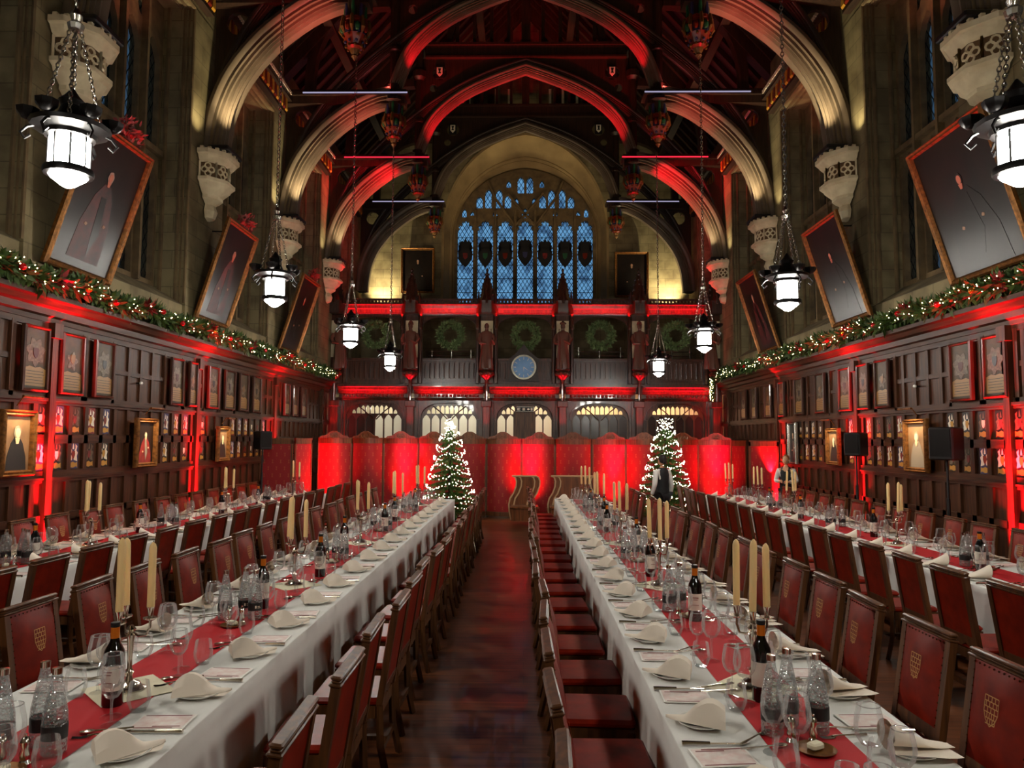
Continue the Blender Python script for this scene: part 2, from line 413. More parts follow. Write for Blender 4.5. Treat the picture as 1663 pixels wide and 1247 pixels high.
# ---------------------------------------------------------------- camera
cam = bpy.data.cameras.new('camera'); co = bpy.data.objects.new('camera', cam); COL.objects.link(co)
cam.sensor_width = 36; cam.lens = FPX; cam.clip_start = .05; cam.clip_end = 200
TH, YW, RO = atan(88.5 / 1200), .01703, radians(.3)
co.location = (0, 0, 2.0)
co.rotation_euler = (Matrix.Rotation(YW, 3, 'Z') @ Matrix.Rotation(pi / 2 + TH, 3, 'X') @ Matrix.Rotation(RO, 3, 'Z')).to_euler()
S.camera = co

# ---------------------------------------------------------------- floor with boards
m = wood_mat('floor_boards', rgb(84, 44, 22), rgb(138, 82, 46), .3, axis=0, bump=.08, coat=.15)
nt = m.node_tree; b = nt.nodes['Principled BSDF']; src = b.inputs['Base Color'].links[0].from_socket
tc = nt.nodes.new('ShaderNodeTexCoord'); br = nt.nodes.new('ShaderNodeTexBrick'); br.inputs['Scale'].default_value = 1
br.inputs['Brick Width'].default_value = 2.6; br.inputs['Row Height'].default_value = .2; br.inputs['Mortar Size'].default_value = .003
br.inputs['Color1'].default_value = (1, 1, 1, 1); br.inputs['Color2'].default_value = (.5, .42, .4, 1); br.inputs['Mortar'].default_value = (.15, .1, .08, 1)
mx = nt.nodes.new('ShaderNodeMix'); mx.data_type = 'RGBA'; mx.blend_type = 'MULTIPLY'; mx.inputs[0].default_value = .9
nt.links.new(tc.outputs['Object'], br.inputs['Vector']); nt.links.new(src, mx.inputs[6]); nt.links.new(br.outputs[0], mx.inputs[7]); nt.links.new(mx.outputs[2], b.inputs['Base Color'])
M['floor'] = m
YB, YE = -4.0, 28.1
struct(MB().box(-7.6, 7.6, YB, 29.2, -.1, 0).build('floor', 'floor'))
TR = [9.7, 14.1, 18.5, 22.85, 27.2]
TRALL = [-3.4, .95, 5.3] + TR
WT = 10.1

# ---------------------------------------------------------------- side walls with window bays
def lancet(cy, hw, z0, za):
    zs = za - hw * 1.35
    L = [(cy - hw, z0), (cy - hw, zs), (cy - hw * .86, zs + (za - zs) * .3), (cy - hw * .7, zs + (za - zs) * .42), (cy - hw * .62, zs + (za - zs) * .62), (cy - hw * .25, zs + (za - zs) * .86)]
    return L + [(cy, za)] + [(2 * cy - a, b) for a, b in reversed(L)]
nwin = 0
for sx, side in ((-1, 'left'), (1, 'right')):
    w = MB().use('stone')
    w.box(*sorted((sx * 6.4, sx * 7.5)), YB, 28.1, 0, 4.05)
    # piers
    ys = [-4.0] + TRALL[1:]
    for t in TRALL:
        a, b_ = (t - .75, t + .75)
        w.box(*sorted((sx * 6.25, sx * 7.5)), max(a, YB), min(b_, 28.1), 4.0, WT + .02)
    w.box(*sorted((sx * 6.25, sx * 7.5)), YB, 28.1, WT, 11.6)
    # sloping sills and string course
    for i in range(len(TRALL) - 1):
        a, b_ = TRALL[i] + .75, TRALL[i + 1] - .75
        vs = [(sx * 6.3, a, 4.0), (sx * 6.3, b_, 4.0), (sx * 6.3, b_, 4.42), (sx * 6.3, a, 4.42), (sx * 7.0, a, 4.0), (sx * 7.0, b_, 4.0), (sx * 7.0, b_, 4.85), (sx * 7.0, a, 4.85)]
        w.add(vs, [(0, 1, 2, 3), (4, 7, 6, 5), (3, 2, 6, 7), (0, 4, 5, 1), (0, 3, 7, 4), (1, 5, 6, 2)])
    struct(w.build('wall_' + side, 'stone', smooth=False))
    # moulded jamb shafts and window-head moulding
    jm = MB()
    for i in range(len(TRALL) - 1):
        a, b_ = TRALL[i] + .75, TRALL[i + 1] - .75
        for yy, d in ((a, 1), (b_, -1)):
            for k, (dx, r) in enumerate(((.03, .03), (.12, .02), (.2, .035), (.5, .04))):
                jm.tube([(sx * (6.25 + dx), yy - d * .0, 4.45), (sx * (6.25 + dx), yy, WT)], r, 6, False)
        for dx, r in ((.03, .035), (.16, .03), (.28, .03)):
            jm.tube([(sx * (6.25 + dx), a, WT), (sx * (6.25 + dx), b_, WT)], r, 6, False)
    struct(jm.build('trim_' + ('1' if sx < 0 else '2'), 'stonew'))
    for i in range(0, len(TRALL) - 1):
        a, b_ = TRALL[i] + .75, TRALL[i + 1] - .75; nwin += 1
        n = 4; step = (b_ - a) / n; holes = []
        for k in range(n):
            c = a + step * (k + .5); hw = step / 2 - .085
            holes.append(lancet(c, hw, 4.85, 7.15)); holes.append(lancet(c, hw, 7.32, 9.35))
            if k < n - 1: holes.append([(a + step * (k + 1) + .2 * cos(q * pi / 4), 9.68 + .2 * sin(q * pi / 4)) for q in range(8)])
        fr = MB().plate([(a, 4.7), (b_, 4.7), (b_, WT), (a, WT)], holes, .16, 'YZ', sx * 6.86 if sx > 0 else -7.02)
        for k in range(1, n): fr.box(*sorted((sx * 6.74, sx * 6.88)), a + step * k - .035, a + step * k + .035, 4.75, WT)
        fr.box(*sorted((sx * 6.76, sx * 6.88)), a, b_, 7.2, 7.3)
        wn = struct(fr.build('window_%d' % nwin, 'stonew'))
        gm = M.setdefault('sideglass', lattice_glass('dark_leaded_glass', (.16, .2, .22, 1), gloss=.3, scale=6, axes='YZ'))
        g = MB().add([(sx * 6.96, a, 4.7), (sx * 6.96, b_, 4.7), (sx * 6.96, b_, WT), (sx * 6.96, a, WT)], [(0, 1, 2, 3)]).build('leaded_glass', gm, wn, smooth=False)
struct(MB().use('stone').box(-7.5, 7.5, YB - .3, YB, 0, 18).build('wall_back', 'stone'))

# roof boards
rf = MB()
for sx in (-1, 1):
    rf.add([(sx * 7.3, YB, 10.7), (sx * 7.3, 29.2, 10.7), (0, 29.2, 18.8), (0, YB, 18.8)], [(0, 1, 2, 3)])
    rf.add([(sx * 7.5, YB, 10.9), (sx * 7.5, 29.2, 10.9), (0, 29.2, 19.1), (0, YB, 19.1)], [(0, 1, 2, 3)])
struct(rf.build('ceiling', 'rooff', smooth=False))
rr = MB()
k = YB + .3
def rz(x): return 18.8 - abs(x) / 7.3 * 8.1
while k < 28:
    for sx in (-1, 1):
        rr.add([(sx * 6.9, k, rz(6.9) - .02), (sx * 6.9, k + .13, rz(6.9) - .02), (0, k + .13, rz(0) - .02), (0, k, rz(0) - .02),
                (sx * 6.9, k, rz(6.9) - .2), (sx * 6.9, k + .13, rz(6.9) - .2), (0, k + .13, rz(0) - .2), (0, k, rz(0) - .2)],
               [(0, 1, 2, 3), (4, 5, 6, 7), (0, 3, 7, 4), (1, 2, 6, 5)])
    k += .5
struct(rr.build('trim_3', 'oak', smooth=False))
pu = MB()
for sx in (-1, 1):
    for x in (1.6, 3.4, 5.1): pu.box(*sorted((sx * x - .12, sx * x + .12)), YB, 28.1, rz(x) - .52, rz(x) - .2)
    pu.box(*sorted((sx * 6.0, sx * 6.6)), YB, 28.1, 10.6, 10.75)
struct(pu.build('trim_4', 'oakh', smooth=False))
# coloured carved wall plate above the windows
for sx in (-1, 1):
    for i in range(2, len(TRALL) - 1):
        a, b_ = TRALL[i] + .3, TRALL[i + 1] - .3
        t = thing('wall_plate', 'painted carved wall plate, %s, above the %s windows' % (onth(i - 2), 'left' if sx < 0 else 'right'), 'cornice', (sx * 6.1, a, 10.2), 0, 'painted wall plates')
        w = MB().box(*sorted((0, sx * .16)), 0, b_ - a, 0, .62).build('plate_board', 'oakh', t, smooth=False)
        w = MB().box(*sorted((-sx * .1, 0)), 0, b_ - a, .5, .62).build('moulding', 'pblue', t, smooth=False)
        c = MB(); n = int((b_ - a) / .16)
        for k in range(n):
            y = (k + .5) * (b_ - a) / n
            c.use('orange' if k % 2 else 'pgold')
            c.add([(-sx * .03, y - .07, .12), (-sx * .03, y + .07, .12), (-sx * .03, y + .04, .42), (-sx * .03, y - .04, .42), (0, y - .07, .08), (0, y + .07, .08), (0, y + .06, .46), (0, y - .06, .46)],
                  [(0, 1, 2, 3), (0, 4, 5, 1), (1, 5, 6, 2), (2, 6, 7, 3), (3, 7, 4, 0)])
        c.build('carved_cresting', None, t, smooth=False)
        c = MB()
        for k in range(n * 2):
            y = (k + .5) * (b_ - a) / n / 2; c.box(*sorted((-sx * .1, -sx * .13)), y - .022, y + .022, .52, .6)
        c.build('dentils', 'pwhite', t, smooth=False)

# ---------------------------------------------------------------- trusses
def ribprof(sg=1, k=1.0):
    """moulded rib section: o outward from the soffit line, w across the truss; sunk hollows and rolls on both faces"""
    F = [(0, .07), (.0, .1), (.05, .11), (.035, .16), (.09, .165), (.08, .2), (.14, .19), (.15, .235), (.22, .215), (.23, .26), (.3, .235), (.33, .265), (.4, .265), (.42, .22), (.5, .2)]
    P = [(.05, 0)] + F + [(o, -w) for o, w in reversed(F)]
    return [(sg * o * k, w * k) for o, w in P]
BR_IN = [(5.86, 7.42), (5.83, 7.8), (5.73, 8.37), (5.46, 9.0), (4.94, 9.66), (4.26, 10.2), (3.75, 10.45), (3.45, 10.5)]
GA_IN = [(3.27, 10.75), (3.13, 11.25), (2.86, 11.9), (2.4, 12.42), (1.75, 12.88), (.9, 13.27), (0, 13.6)]
PDN = MB()
def make_truss():
    t = thing('roof_truss', '', 'roof truss', (0, 0, 0), 0)
    t['_'] = 1
    for sx in (-1, 1):
        p = smooth([(sx * x, z) for x, z in BR_IN])
        MB().sweep(p, ribprof(1 if sx < 0 else -1)).build('arch_brace', 'rib', t, ang=.9)
        # spandrel tracery behind brace
        sp = MB()
        top = 10.62
        outer = [(sx * 6.2, 8.6), (sx * 6.2, top), (sx * 3.5, top)] + [(sx * (x + .38), z + .42) for x, z in reversed(BR_IN[3:-2])]
        hol = []
        for cx, cz, r in ((5.75, 10.25, .24), (5.2, 10.38, .16)): hol.append([(sx * cx + r * cos(q * pi / 6), cz + r * sin(q * pi / 6)) for q in range(12)])
        sp.plate(outer, hol, .1, 'XZ', .02).build('spandrel', 'oak', t, smooth=False)
        hb = MB().box(*sorted((sx * 3.1, sx * 6.4)), -.2, .2, 10.55, 10.75)
        hb.box(*sorted((sx * 3.02, sx * 6.4)), -.28, .28, 10.75, 10.84)
        hb.box(*sorted((sx * 3.06, sx * 6.4)), -.24, .24, 10.84, 10.9).build('hammer_beam', 'oak', t, smooth=False)
        # pendant
        c = (sx * 3.4, 0, 0)
        pd = MB().use('oak').lathe([(.3, 10.72), (.32, 10.64), (.24, 10.6), (.2, 10.4), (.2, 10.3)], c, 8, ph=pi / 8)
        pd.use('orange').lathe([(.2, 10.3), (.27, 10.26), (.27, 10.2), (.2, 10.16)], c, 8, ph=pi / 8)
        for q in range(8):
            for zz, rr_, cc in ((9.9, .235, 'dgold'), (9.8, .185, 'pblue'), (9.72, .17, 'dgold'), (10.22, .28, 'dgold')):
                aa = q * pi / 4 + zz; pd.use(cc).ell((c[0] + rr_ * cos(aa), rr_ * sin(aa), zz), .03, .03, .035, 6, 4)
            a = q * pi / 4; x, y = c[0] + .2 * cos(a), .2 * sin(a)
            pd.use('pblue' if q % 2 else 'green').tube([(x, y, 10.6), (x, y, 10.28)], .035, 6)
            pd.use('dgold').tube([(c[0] + .27 * cos(a), .27 * sin(a), 10.28), (c[0] + .29 * cos(a), .29 * sin(a), 10.05), (c[0] + .24 * cos(a), .24 * sin(a), 9.95)], [.03, .045, .02], 6)
            pd.use('orange' if q % 2 else 'green').ell((c[0] + .25 * cos(a + .39), .25 * sin(a + .39), 10.06), .055, .055, .09, 6, 5)
        pd.use('pblue').lathe([(.2, 10.2), (.24, 10.1), (.22, 9.98), (.25, 9.94)], c, 8, ph=pi / 8)
        pd.use('orange').lathe([(.25, 9.94), (.2, 9.86), (.14, 9.76), (.16, 9.72), (.1, 9.68)], c, 8)
        pd.use('dgold').lathe([(.1, 9.68), (.08, 9.62), (.05, 9.58), (.07, 9.54), (.04, 9.5), (.01, 9.46)], c, 8)
        pd.build('pendant', None, t)
        hp = MB().lathe([(.2, 10.9), (.2, 11.1), (.13, 11.16), (.13, 12.0), (.17, 12.03), (.17, 12.1), (.13, 12.13), (.13, 13.4), (.22, 13.5), (.22, 13.7)], c, 8, ph=pi / 8)
        hp.box(c[0] - .1, c[0] + .1, -.12, .12, 13.6, rz(3.4) - .2)
        hp.build('hammer_post', 'oak', t)
        # upper braces between post and principal
        for (p0, p1, e) in (((5.6, 10.95), (3.55, 13.3), .8),):
            pts = [(sx * x, z) for x, z in arcpath(p0, p1, e, 10)]
            MB().sweep(pts, [(-.12, -.12), (.12, -.12), (.12, .12), (-.12, .12)]).build('curved_strut', 'oak', t, smooth=False)
        # principal rafter
        pts = [(sx * 6.9, rz(6.9) - .3), (0, rz(0) - .3)]
        MB().sweep(pts, [(-.2, -.16), (.2, -.16), (.2, .16), (-.2, .16)]).build('principal_rafter', 'oak', t, smooth=False)
    ga = smooth([(-x, z) for x, z in GA_IN]); ga += [(-x, z) for x, z in reversed(ga[:-1])]
    MB().sweep(ga, ribprof(1, .66)).build('great_arch', 'rib', t, ang=.9)
    oa = [(6.02, 7.5), (5.95, 8.2), (5.8, 9.0), (5.45, 9.85), (4.95, 10.6), (4.3, 11.3), (3.5, 12.0), (2.7, 12.6), (1.8, 13.15), (.9, 13.55), (0, 13.85)]
    oa = smooth([(-x, z) for x, z in oa]); oa += [(-x, z) for x, z in reversed(oa[:-1])]
    MB().sweep(oa, ribprof(1, .56)).build('outer_arch', 'rib_shaded', t, ang=.9)
    cb = MB().box(-3.2, 3.2, -.16, .16, 14.15, 14.5).box(-3.2, 3.2, -.22, .22, 14.5, 14.58).box(-3.2, 3.2, -.2, .2, 14.1, 14.16)
    cb.build('collar_beam', 'oak', t, smooth=False)
    sp = MB()
    for sx in (-1, 1):
        o = [(sx * 3.3, 14.12), (sx * .3, 14.12), (sx * .9, 13.72), (sx * 1.8, 13.32), (sx * 2.5, 12.8), (sx * 3.0, 12.2), (sx * 3.3, 11.6)]
        h = [[(sx * 2.75 + .24 * cos(q * pi / 6), 13.65 + .24 * sin(q * pi / 6)) for q in range(12)], [(sx * 2.95 + .13 * cos(q * pi / 5), 13.15 + .13 * sin(q * pi / 5)) for q in range(10)]]
        sp.plate(o, h, .08, 'XZ', -.04)
    sp.build('arch_spandrel', 'oak', t, smooth=False)
    for sx in (-1, 1):
        sh = MB().use('pwhite').prism([(sx * 2.75 - .09, 13.8), (sx * 2.75 + .09, 13.8), (sx * 2.75 + .09, 13.6), (sx * 2.75, 13.5), (sx * 2.75 - .09, 13.6)], .04, 'XZ', -.12)
        sh.use('pblack').prism([(sx * 2.75 - .05, 13.76), (sx * 2.75 + .05, 13.76), (sx * 2.75 + .02, 13.66), (sx * 2.75 + .05, 13.6), (sx * 2.75 - .05, 13.6), (sx * 2.75 - .02, 13.66)], .01, 'XZ', -.13)
        sh.use('pblack').box(sx * 2.75 - .14, sx * 2.75 + .14, -.09, -.04, 13.46, 13.86).build('painted_shield', None, t, smooth=False)
    kp = MB().box(-.14, .14, -.14, .14, 14.5, rz(0) - .3).build('king_post', 'oak', t, smooth=False)
    ar = MB()
    for x in (-2.2, -1.65, -1.1, -.55, .55, 1.1, 1.65, 2.2):
        ar.box(x - .05, x + .05, -.08, .08, 14.5, rz(abs(x)) - .5)
    up = [(-2.4, 14.6), (-2.2, 15.4), (-1.4, 16.0), (0, 16.4), (1.4, 16.0), (2.2, 15.4), (2.4, 14.6)]
    ar.sweep(up, [(0, -.1), (.2, -.1), (.2, .1), (0, .1)])
    ar.build('upper_arcading', 'oak', t, smooth=False)
    del t['_']
    return t
tr0 = make_truss(); kids_of(tr0)
tnames = ['timber hammerbeam truss nearest the camera, mostly above the frame', 'second hammerbeam truss from the near end, its pendants at the top edge', 'middle hammerbeam truss with blue-white lit beam edge and painted pendants',
          'fourth hammerbeam truss with the red lit great arch and red pendants', 'farthest dark hammerbeam truss standing against the great end window']
leds = [None, 'led_w', 'led_w', 'led_r', 'led_w']
for i, y in enumerate(TR):
    t = tr0 if i == 0 else copy_tree(tr0)
    t.location = (0, y, 0); tag(t, tnames[i], 'roof truss', 'hammerbeam trusses')
    if leds[i]:
        for sx in (-1, 1):
            l = MB().box(*sorted((sx * 3.02, sx * 5.7)), -.3, -.282, 10.78, 10.81)
            l.build('led_strip', leds[i], t, smooth=False)['label'] = 'glowing light strip on the beam edge'

# ---------------------------------------------------------------- corbels
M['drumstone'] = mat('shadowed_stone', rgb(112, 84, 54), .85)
def make_corbel():
    t = thing('stone_corbel', '', 'corbel')
    o = MB()
    P = [(.02, 0), (.16, .06), (.1, .16), (.14, .22), (.3, .34), (.34, .44), (.3, .5)]
    def half(prof, mb):
        vs = []; n = 8
        for r, z in prof:
            for k in range(n + 1):
                a = -pi / 2 + pi * k / n; rr = r * (1 / max(.92, abs(cos(((a + pi / 8) % (pi / 4)) - pi / 8))))
                vs.append((-rr * cos(a) if False else rr * cos(a), rr * sin(a) * 1.15, z))
        fs = [(i * (n + 1) + k, i * (n + 1) + k + 1, (i + 1) * (n + 1) + k + 1, (i + 1) * (n + 1) + k) for i in range(len(prof) - 1) for k in range(n)]
        fs.append(tuple((len(prof) - 1) * (n + 1) + k for k in range(n + 1)))
        mb.add(vs, fs)
    half([(.02, -.35), (.12, -.3), (.16, -.16), (.12, -.04), (.2, .03), (.24, .06), (.24, .12), (.36, .24), (.38, .3), (.44, .34), (.44, .4)], o)
    o.build('moulded_base', 'stoned', t)
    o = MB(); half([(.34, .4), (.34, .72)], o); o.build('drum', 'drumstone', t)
    o = MB()
    for k in range(4):
        a = -pi / 2 + pi * (k + .5) / 4
        for q in range(4):
            b_ = q * pi / 2
            pts = []
            for j in range(9):
                c = j * pi / 4; u = .062 * cos(b_) + .052 * cos(c); v = .56 + .075 * sin(b_) + .055 * sin(c)
                R = .37; aa = a + u / R; pts.append((R * cos(aa), R * sin(aa) * 1.15, v))
            o.tube(pts, .018, 4, False)
        for aa in (a - pi / 8, a + pi / 8): o.tube([(.38 * cos(aa), .38 * sin(aa) * 1.15, .4), (.38 * cos(aa), .38 * sin(aa) * 1.15, .72)], .022, 4, False)
    o.build('quatrefoil_tracery', 'stoned', t)
    o = MB(); half([(.36, .7), (.42, .74), (.46, .82), (.5, .84), (.5, .92), (.46, .94), (.3, .95)], o)
    for k in range(11):
        a = -pi / 2 + pi * (k + .5) / 11; o.box(.46 * cos(a) - .02, .46 * cos(a) + .04, .53 * sin(a) - .028, .53 * sin(a) + .028, .92, .97)
    o.build('embattled_cap', 'stoned', t)
    o = MB().bbox(.1, .5, -.36, .36, .97, 1.07, .02); o.build('uplighter', 'black', t)
    return t
cp = Proto(make_corbel())
for sx, sn in ((-1, 'left'), (1, 'right')):
    for i, y in enumerate(TR[:5]):
        if i == 4: continue
        o = cp.put((sx * 6.22, y, 6.55), 0 if sx < 0 else pi, 'carved pale stone corbel under roof arch, %s, %s wall' % (onth(i), sn))
        o['category'] = 'corbel'; o['group'] = 'corbels under the roof arches'
# ---------------------------------------------------------------- end wall and great window
W = MB()
def parch(hw, zs, za, z0, n=12):
    L = [(-hw, z0), (-hw, zs)]
    for i in range(1, n):
        t = i / n; a = t * pi / 2
        L.append((-hw * cos(a) ** .92, zs + (za - zs) * (.82 * sin(a) + .18 * t)))
    return L + [(0, za)] + [(-x, z) for x, z in reversed(L)]
out = parch(3.17, 9.9, 13.85, 7.1)
W.plate([(-7.5, 0), (7.5, 0), (7.5, 10.9), (0, 19), (-7.5, 10.9)], [out], .25, 'XZ', 28.1)
struct(W.build('wall_front', 'stone', smooth=False))
inn = parch(2.8, 9.9, 12.72, 7.1)
rv = MB(); n = len(out)
vs = [(x, 28.1, z) for x, z in out] + [(x, 28.9, z) for x, z in inn]
rv.add(vs, [(i, (i + 1) % n, n + (i + 1) % n, n + i) for i in range(n)])
for k, q in ((.62, .03), (.72, .02), (.97, .06)):
    rv.tube([(a[0] * (1 - k) + b_[0] * k, 28.1 + .8 * k, a[1] * (1 - k) + b_[1] * k) for a, b_ in zip(out, inn)], q, 6, False)
rv.sweep([(x, z) for x, z in out], [(-.03, -.04), (.06, -.04), (.06, .02), (-.03, .02)], c=28.1)
M['reveal'] = mat('reveal_stone', rgb(160, 134, 90), .85, noise=rgb(120, 98, 64), scale=1.2)
struct(rv.build('trim_5', 'reveal', ang=.5))
STEP = .79; holes = []; lights = []
def cusped(cx, hw, z0, za):
    zs = za - .42; R_ = [(hw, z0), (hw, zs), (hw * .78, zs + .07), (hw * .98, zs + .14), (hw * .72, zs + .22), (hw * .42, zs + .2), (hw * .52, zs + .3), (hw * .3, zs + .37), (hw * .14, zs + .34)]
    return [(cx - x, z) for x, z in R_] + [(cx, za)] + [(cx + x, z) for x, z in reversed(R_)]
def lt(cx, hw, z0, za): h = lancet(cx, hw, z0, za); holes.append(h)
def inside_top(x): # top of inner arch at x
    best = 0
    for (a, b_) in zip(inn, inn[1:]):
        if min(a[0], b_[0]) <= x <= max(a[0], b_[0]) and abs(a[0] - b_[0]) > 1e-6:
            best = max(best, a[1] + (b_[1] - a[1]) * (x - a[0]) / (b_[0] - a[0]))
    return best
_ = 0
for i in range(-3, 4):
    holes.append(cusped(i * STEP, .31, 7.2, 10.66))
for s in (-1, 1):
    for x, z0, z1 in ((1.82, 11.12, 11.62), (1.47, 11.12, 11.9), (1.04, 11.12, 11.9), (.69, 11.12, 11.68), (.18, 11.72, 12.42), (.66, 11.95, 12.25), (2.42, 10.75, 11.1), (2.1, 10.82, 11.0), (1.2, 10.8, 11.0), (.36, 11.3, 11.55)): lt(s * x, .13 if z1 - z0 > .4 else .09, z0, z1)
lt(0, .12, 10.72, 11.12)
fr = MB().plate(inn, holes, .22, 'XZ', 28.75)
for i in range(-3, 3):
    x = (i + .5) * STEP; fr.box(x - .05, x + .05, 28.62, 28.76, 7.15, min(inside_top(x) - .05, 11.0))
    fr.tube([(x, 28.62, 7.15), (x, 28.62, min(inside_top(x) - .05, 11.0))], .03, 6, False)
for s in (-1, 1):
    pts = [(s * .4, 28.66, 10.4)] + [(s * (.4 - .8 * t) if False else s * (.4 - 1.1 * t + .0 * t * t), 28.66, 10.4 + 1.1 * t + .2 * t * t) for t in (.25, .5, .75, 1)]
    fr.tube(pts, .06, 6, False)
    fr.tube([(s * .4, 28.66, 10.4), (s * 1.2, 28.66, 11.5), (s * 1.5, 28.66, 12.2)], .05, 6, False)
wn = struct(fr.build('window_20', 'stonew'))
eg = lattice_glass('blue_leaded_glass', (.62, .8, .9, 1), gloss=.06, scale=6.0)
M['endglass'] = eg
MB().add([(-2.8, 28.86, 7.1), (2.8, 28.86, 7.1), (2.8, 28.86, 12.7), (-2.8, 28.86, 12.7)], [(0, 1, 2, 3)]).build('leaded_glass', eg, wn, smooth=False)
ba = MB()
for z in (7.75, 8.3, 8.85, 9.4, 9.95): ba.box(-2.7, 2.7, 28.84, 28.85, z - .012, z + .012)
ba.build('saddle_bars', 'iron', wn, smooth=False)
for i in range(-3, 4):
    a = MB(); x = i * STEP; z = 9.25 if i else 9.3; y = 28.83
    a.use('pblack')
    a.prism([(x - .22, z + .3), (x + .22, z + .3), (x + .29, z + .1), (x + .27, z - .15), (x + .14, z - .36), (x, z - .5), (x - .14, z - .36), (x - .27, z - .15), (x - .29, z + .1)], .01, 'XZ', y)
    a.prism([(x - .2, z + .28), (x - .25, z + .48), (x - .14, z + .58), (x - .07, z + .54), (x, z + .7), (x + .07, z + .54), (x + .14, z + .58), (x + .25, z + .48), (x + .2, z + .28)], .01, 'XZ', y)
    for s in (-1, 1): a.prism([(x + s * .24, z + .1), (x + s * .28, z + .35), (x + s * .2, z + .5), (x + s * .17, z + .2)], .01, 'XZ', y)
    a.use(('pblue', 'pred', 'green', 'orange')[i % 4]).prism([(x - .1, z + .08), (x + .1, z + .08), (x + .08, z - .1), (x, z - .18), (x - .08, z - .1)], .012, 'XZ', y - .006)
    a.build('heraldic_glass', None, wn, smooth=False)
# upper gable slats seen above the last truss
sl = MB()
for i, x in enumerate((-2.35, -1.85, -1.3, -.8, .8, 1.3, 1.85, 2.35)):
    sl.use('stonew' if i in (0, 3, 4, 7) else 'panel').box(x - .19, x + .19, 27.95, 28.05, 14.3, rz(abs(x)) - .7)
    sl.use('stoned').box(x + .1, x + .2, 27.9, 27.96, 14.6, 15.6)
struct(sl.build('trim_6', None, smooth=False))
# ---------------------------------------------------------------- wainscot
STY = {-1: [], 1: []}
BIG = {-1: [(9.02, 9.58), (9.79, 10.36), (10.57, 11.13), (12.9, 13.42), (13.62, 14.18 - .2), (14.45, 15.0), (15.25, 15.85), (16.05, 16.6), (16.85, 17.4), (19.1, 19.6), (19.8, 20.3), (20.55, 21.1)],
       1: [(9.62, 10.16), (10.36, 10.96), (12.72, 13.28), (13.48, 13.98), (14.22, 14.8), (15.45, 16.0), (16.65, 17.2), (17.85, 18.3), (18.8, 19.35), (20.0, 20.5), (20.9, 21.5)]}
PORT = {-1: [(8.6, 9.3), (11.62, 12.5), (14.78, 15.55)], 1: [(11.45, 12.25), (14.65, 15.4)]}
for sx, side in ((-1, 'left'), (1, 'right')):
    def X(d): return sx * (6.35 - d)
    def bx(mb, d0, d1, y0, y1, z0, z1): mb.box(*sorted((X(d0), X(d1))), y0, y1, z0, z1)
    w = MB()
    bx(w, -.05, 0, YB, 23.7, 0, 3.75)
    struct(w.build('trim_7' if sx < 0 else 'trim_8', 'panel', smooth=False))
    w = MB()
    for z0, z1, d in ((0, .2, .07), (.2, .24, .05), (.86, .96, .035), (1.38, 1.54, .04), (1.9, 2.02, .035), (2.42, 2.56, .045), (2.46, 2.5, .07), (3.42, 3.56, .04), (1.42, 1.45, .06)):
        bx(w, 0, d, YB, 23.7, z0, z1)
    prof = [(0, 3.5), (.06, 3.5), (.07, 3.56), (.12, 3.58), (.13, 3.66), (.2, 3.68), (.24, 3.74), (.3, 3.76), (.3, 3.82), (0, 3.82)]
    vs = [(X(a), y, b_) for y in (YB, 23.7) for a, b_ in prof]; n = len(prof)
    w.add(vs, [(i, (i + 1) % n, n + (i + 1) % n, n + i) for i in range(n)] + [tuple(range(n)), tuple(range(n, 2 * n))])
    k = YB + .1
    while k < 23.5:   # carved frieze under the cornice
        w.add([(X(.07), k, 3.57), (X(.07), k + .09, 3.57), (X(.07), k + .11, 3.65), (X(.07), k + .02, 3.65), (X(.11), k + .045, 3.61)], [(0, 1, 4), (1, 2, 4), (2, 3, 4), (3, 0, 4)])
        k += .13
    rl = w
    st = MB()
    k = 1.22
    def inport(y): return False
    while k < 23.6:
        bx(st, 0, .035, k - .05, k + .05, .2, 1.4); bx(st, 0, .035, k - .045, k + .045, 1.5, 2.45)
        k += .374
    def blocked(y): return any(a - .04 < y < b_ + .04 for a, b_ in BIG[sx])
    edges = []
    for a, b_ in BIG[sx]: edges += [a - .07, b_ + .07]
    k = 1.2
    while k < 23.6:
        if not blocked(k) and all(abs(k - e) > .12 for e in edges): bx(st, 0, .03, k - .04, k + .04, 2.5, 3.45); STY[sx].append(k)
        k += .374
    for e in edges: bx(st, 0, .045, e - .04, e + .04, 2.5, 3.45)
    # mid rail in the plain panelling
    free = [YB]
    for a, b_ in BIG[sx]: free += [a - .1, b_ + .1]
    free.append(23.7)
    for a, b_ in zip(free[::2], free[1::2]):
        if b_ > a + .15: bx(rl, 0, .028, a, b_, 2.96, 3.03)
    struct(rl.build('trim_9' if sx < 0 else 'trim_10', 'panelh', smooth=False))
    struct(st.build('trim_11' if sx < 0 else 'trim_12', 'panel', smooth=False))
    pi_ = MB()
    for y in TRALL[1:7]:
        bx(pi_, 0, .09, y - .06 + .0, y + .06, 0, 3.5); bx(pi_, 0, .13, y - .09, y + .09, 3.3, 3.5); bx(pi_, 0, .12, y - .09, y + .09, 0, .25)
        k = 0
    struct(pi_.build('trim_13' if sx < 0 else 'trim_14', 'panel', smooth=False))

for sx in (-1, 1):
    t = thing('wall_fitting', 'small pale round fitting on the plain panelling of the %s wall' % ('left' if sx < 0 else 'right'), 'fitting', (sx * 6.35, 11.95, 2.87))
    MB().tube([(0, 0, 0), (-sx * .06, 0, 0)], .012, 8).build('stem', 'iron', t)
    MB().ell((-sx * .08, 0, 0), .03, .03, .03, 10, 7).build('ball', 'plate', t)
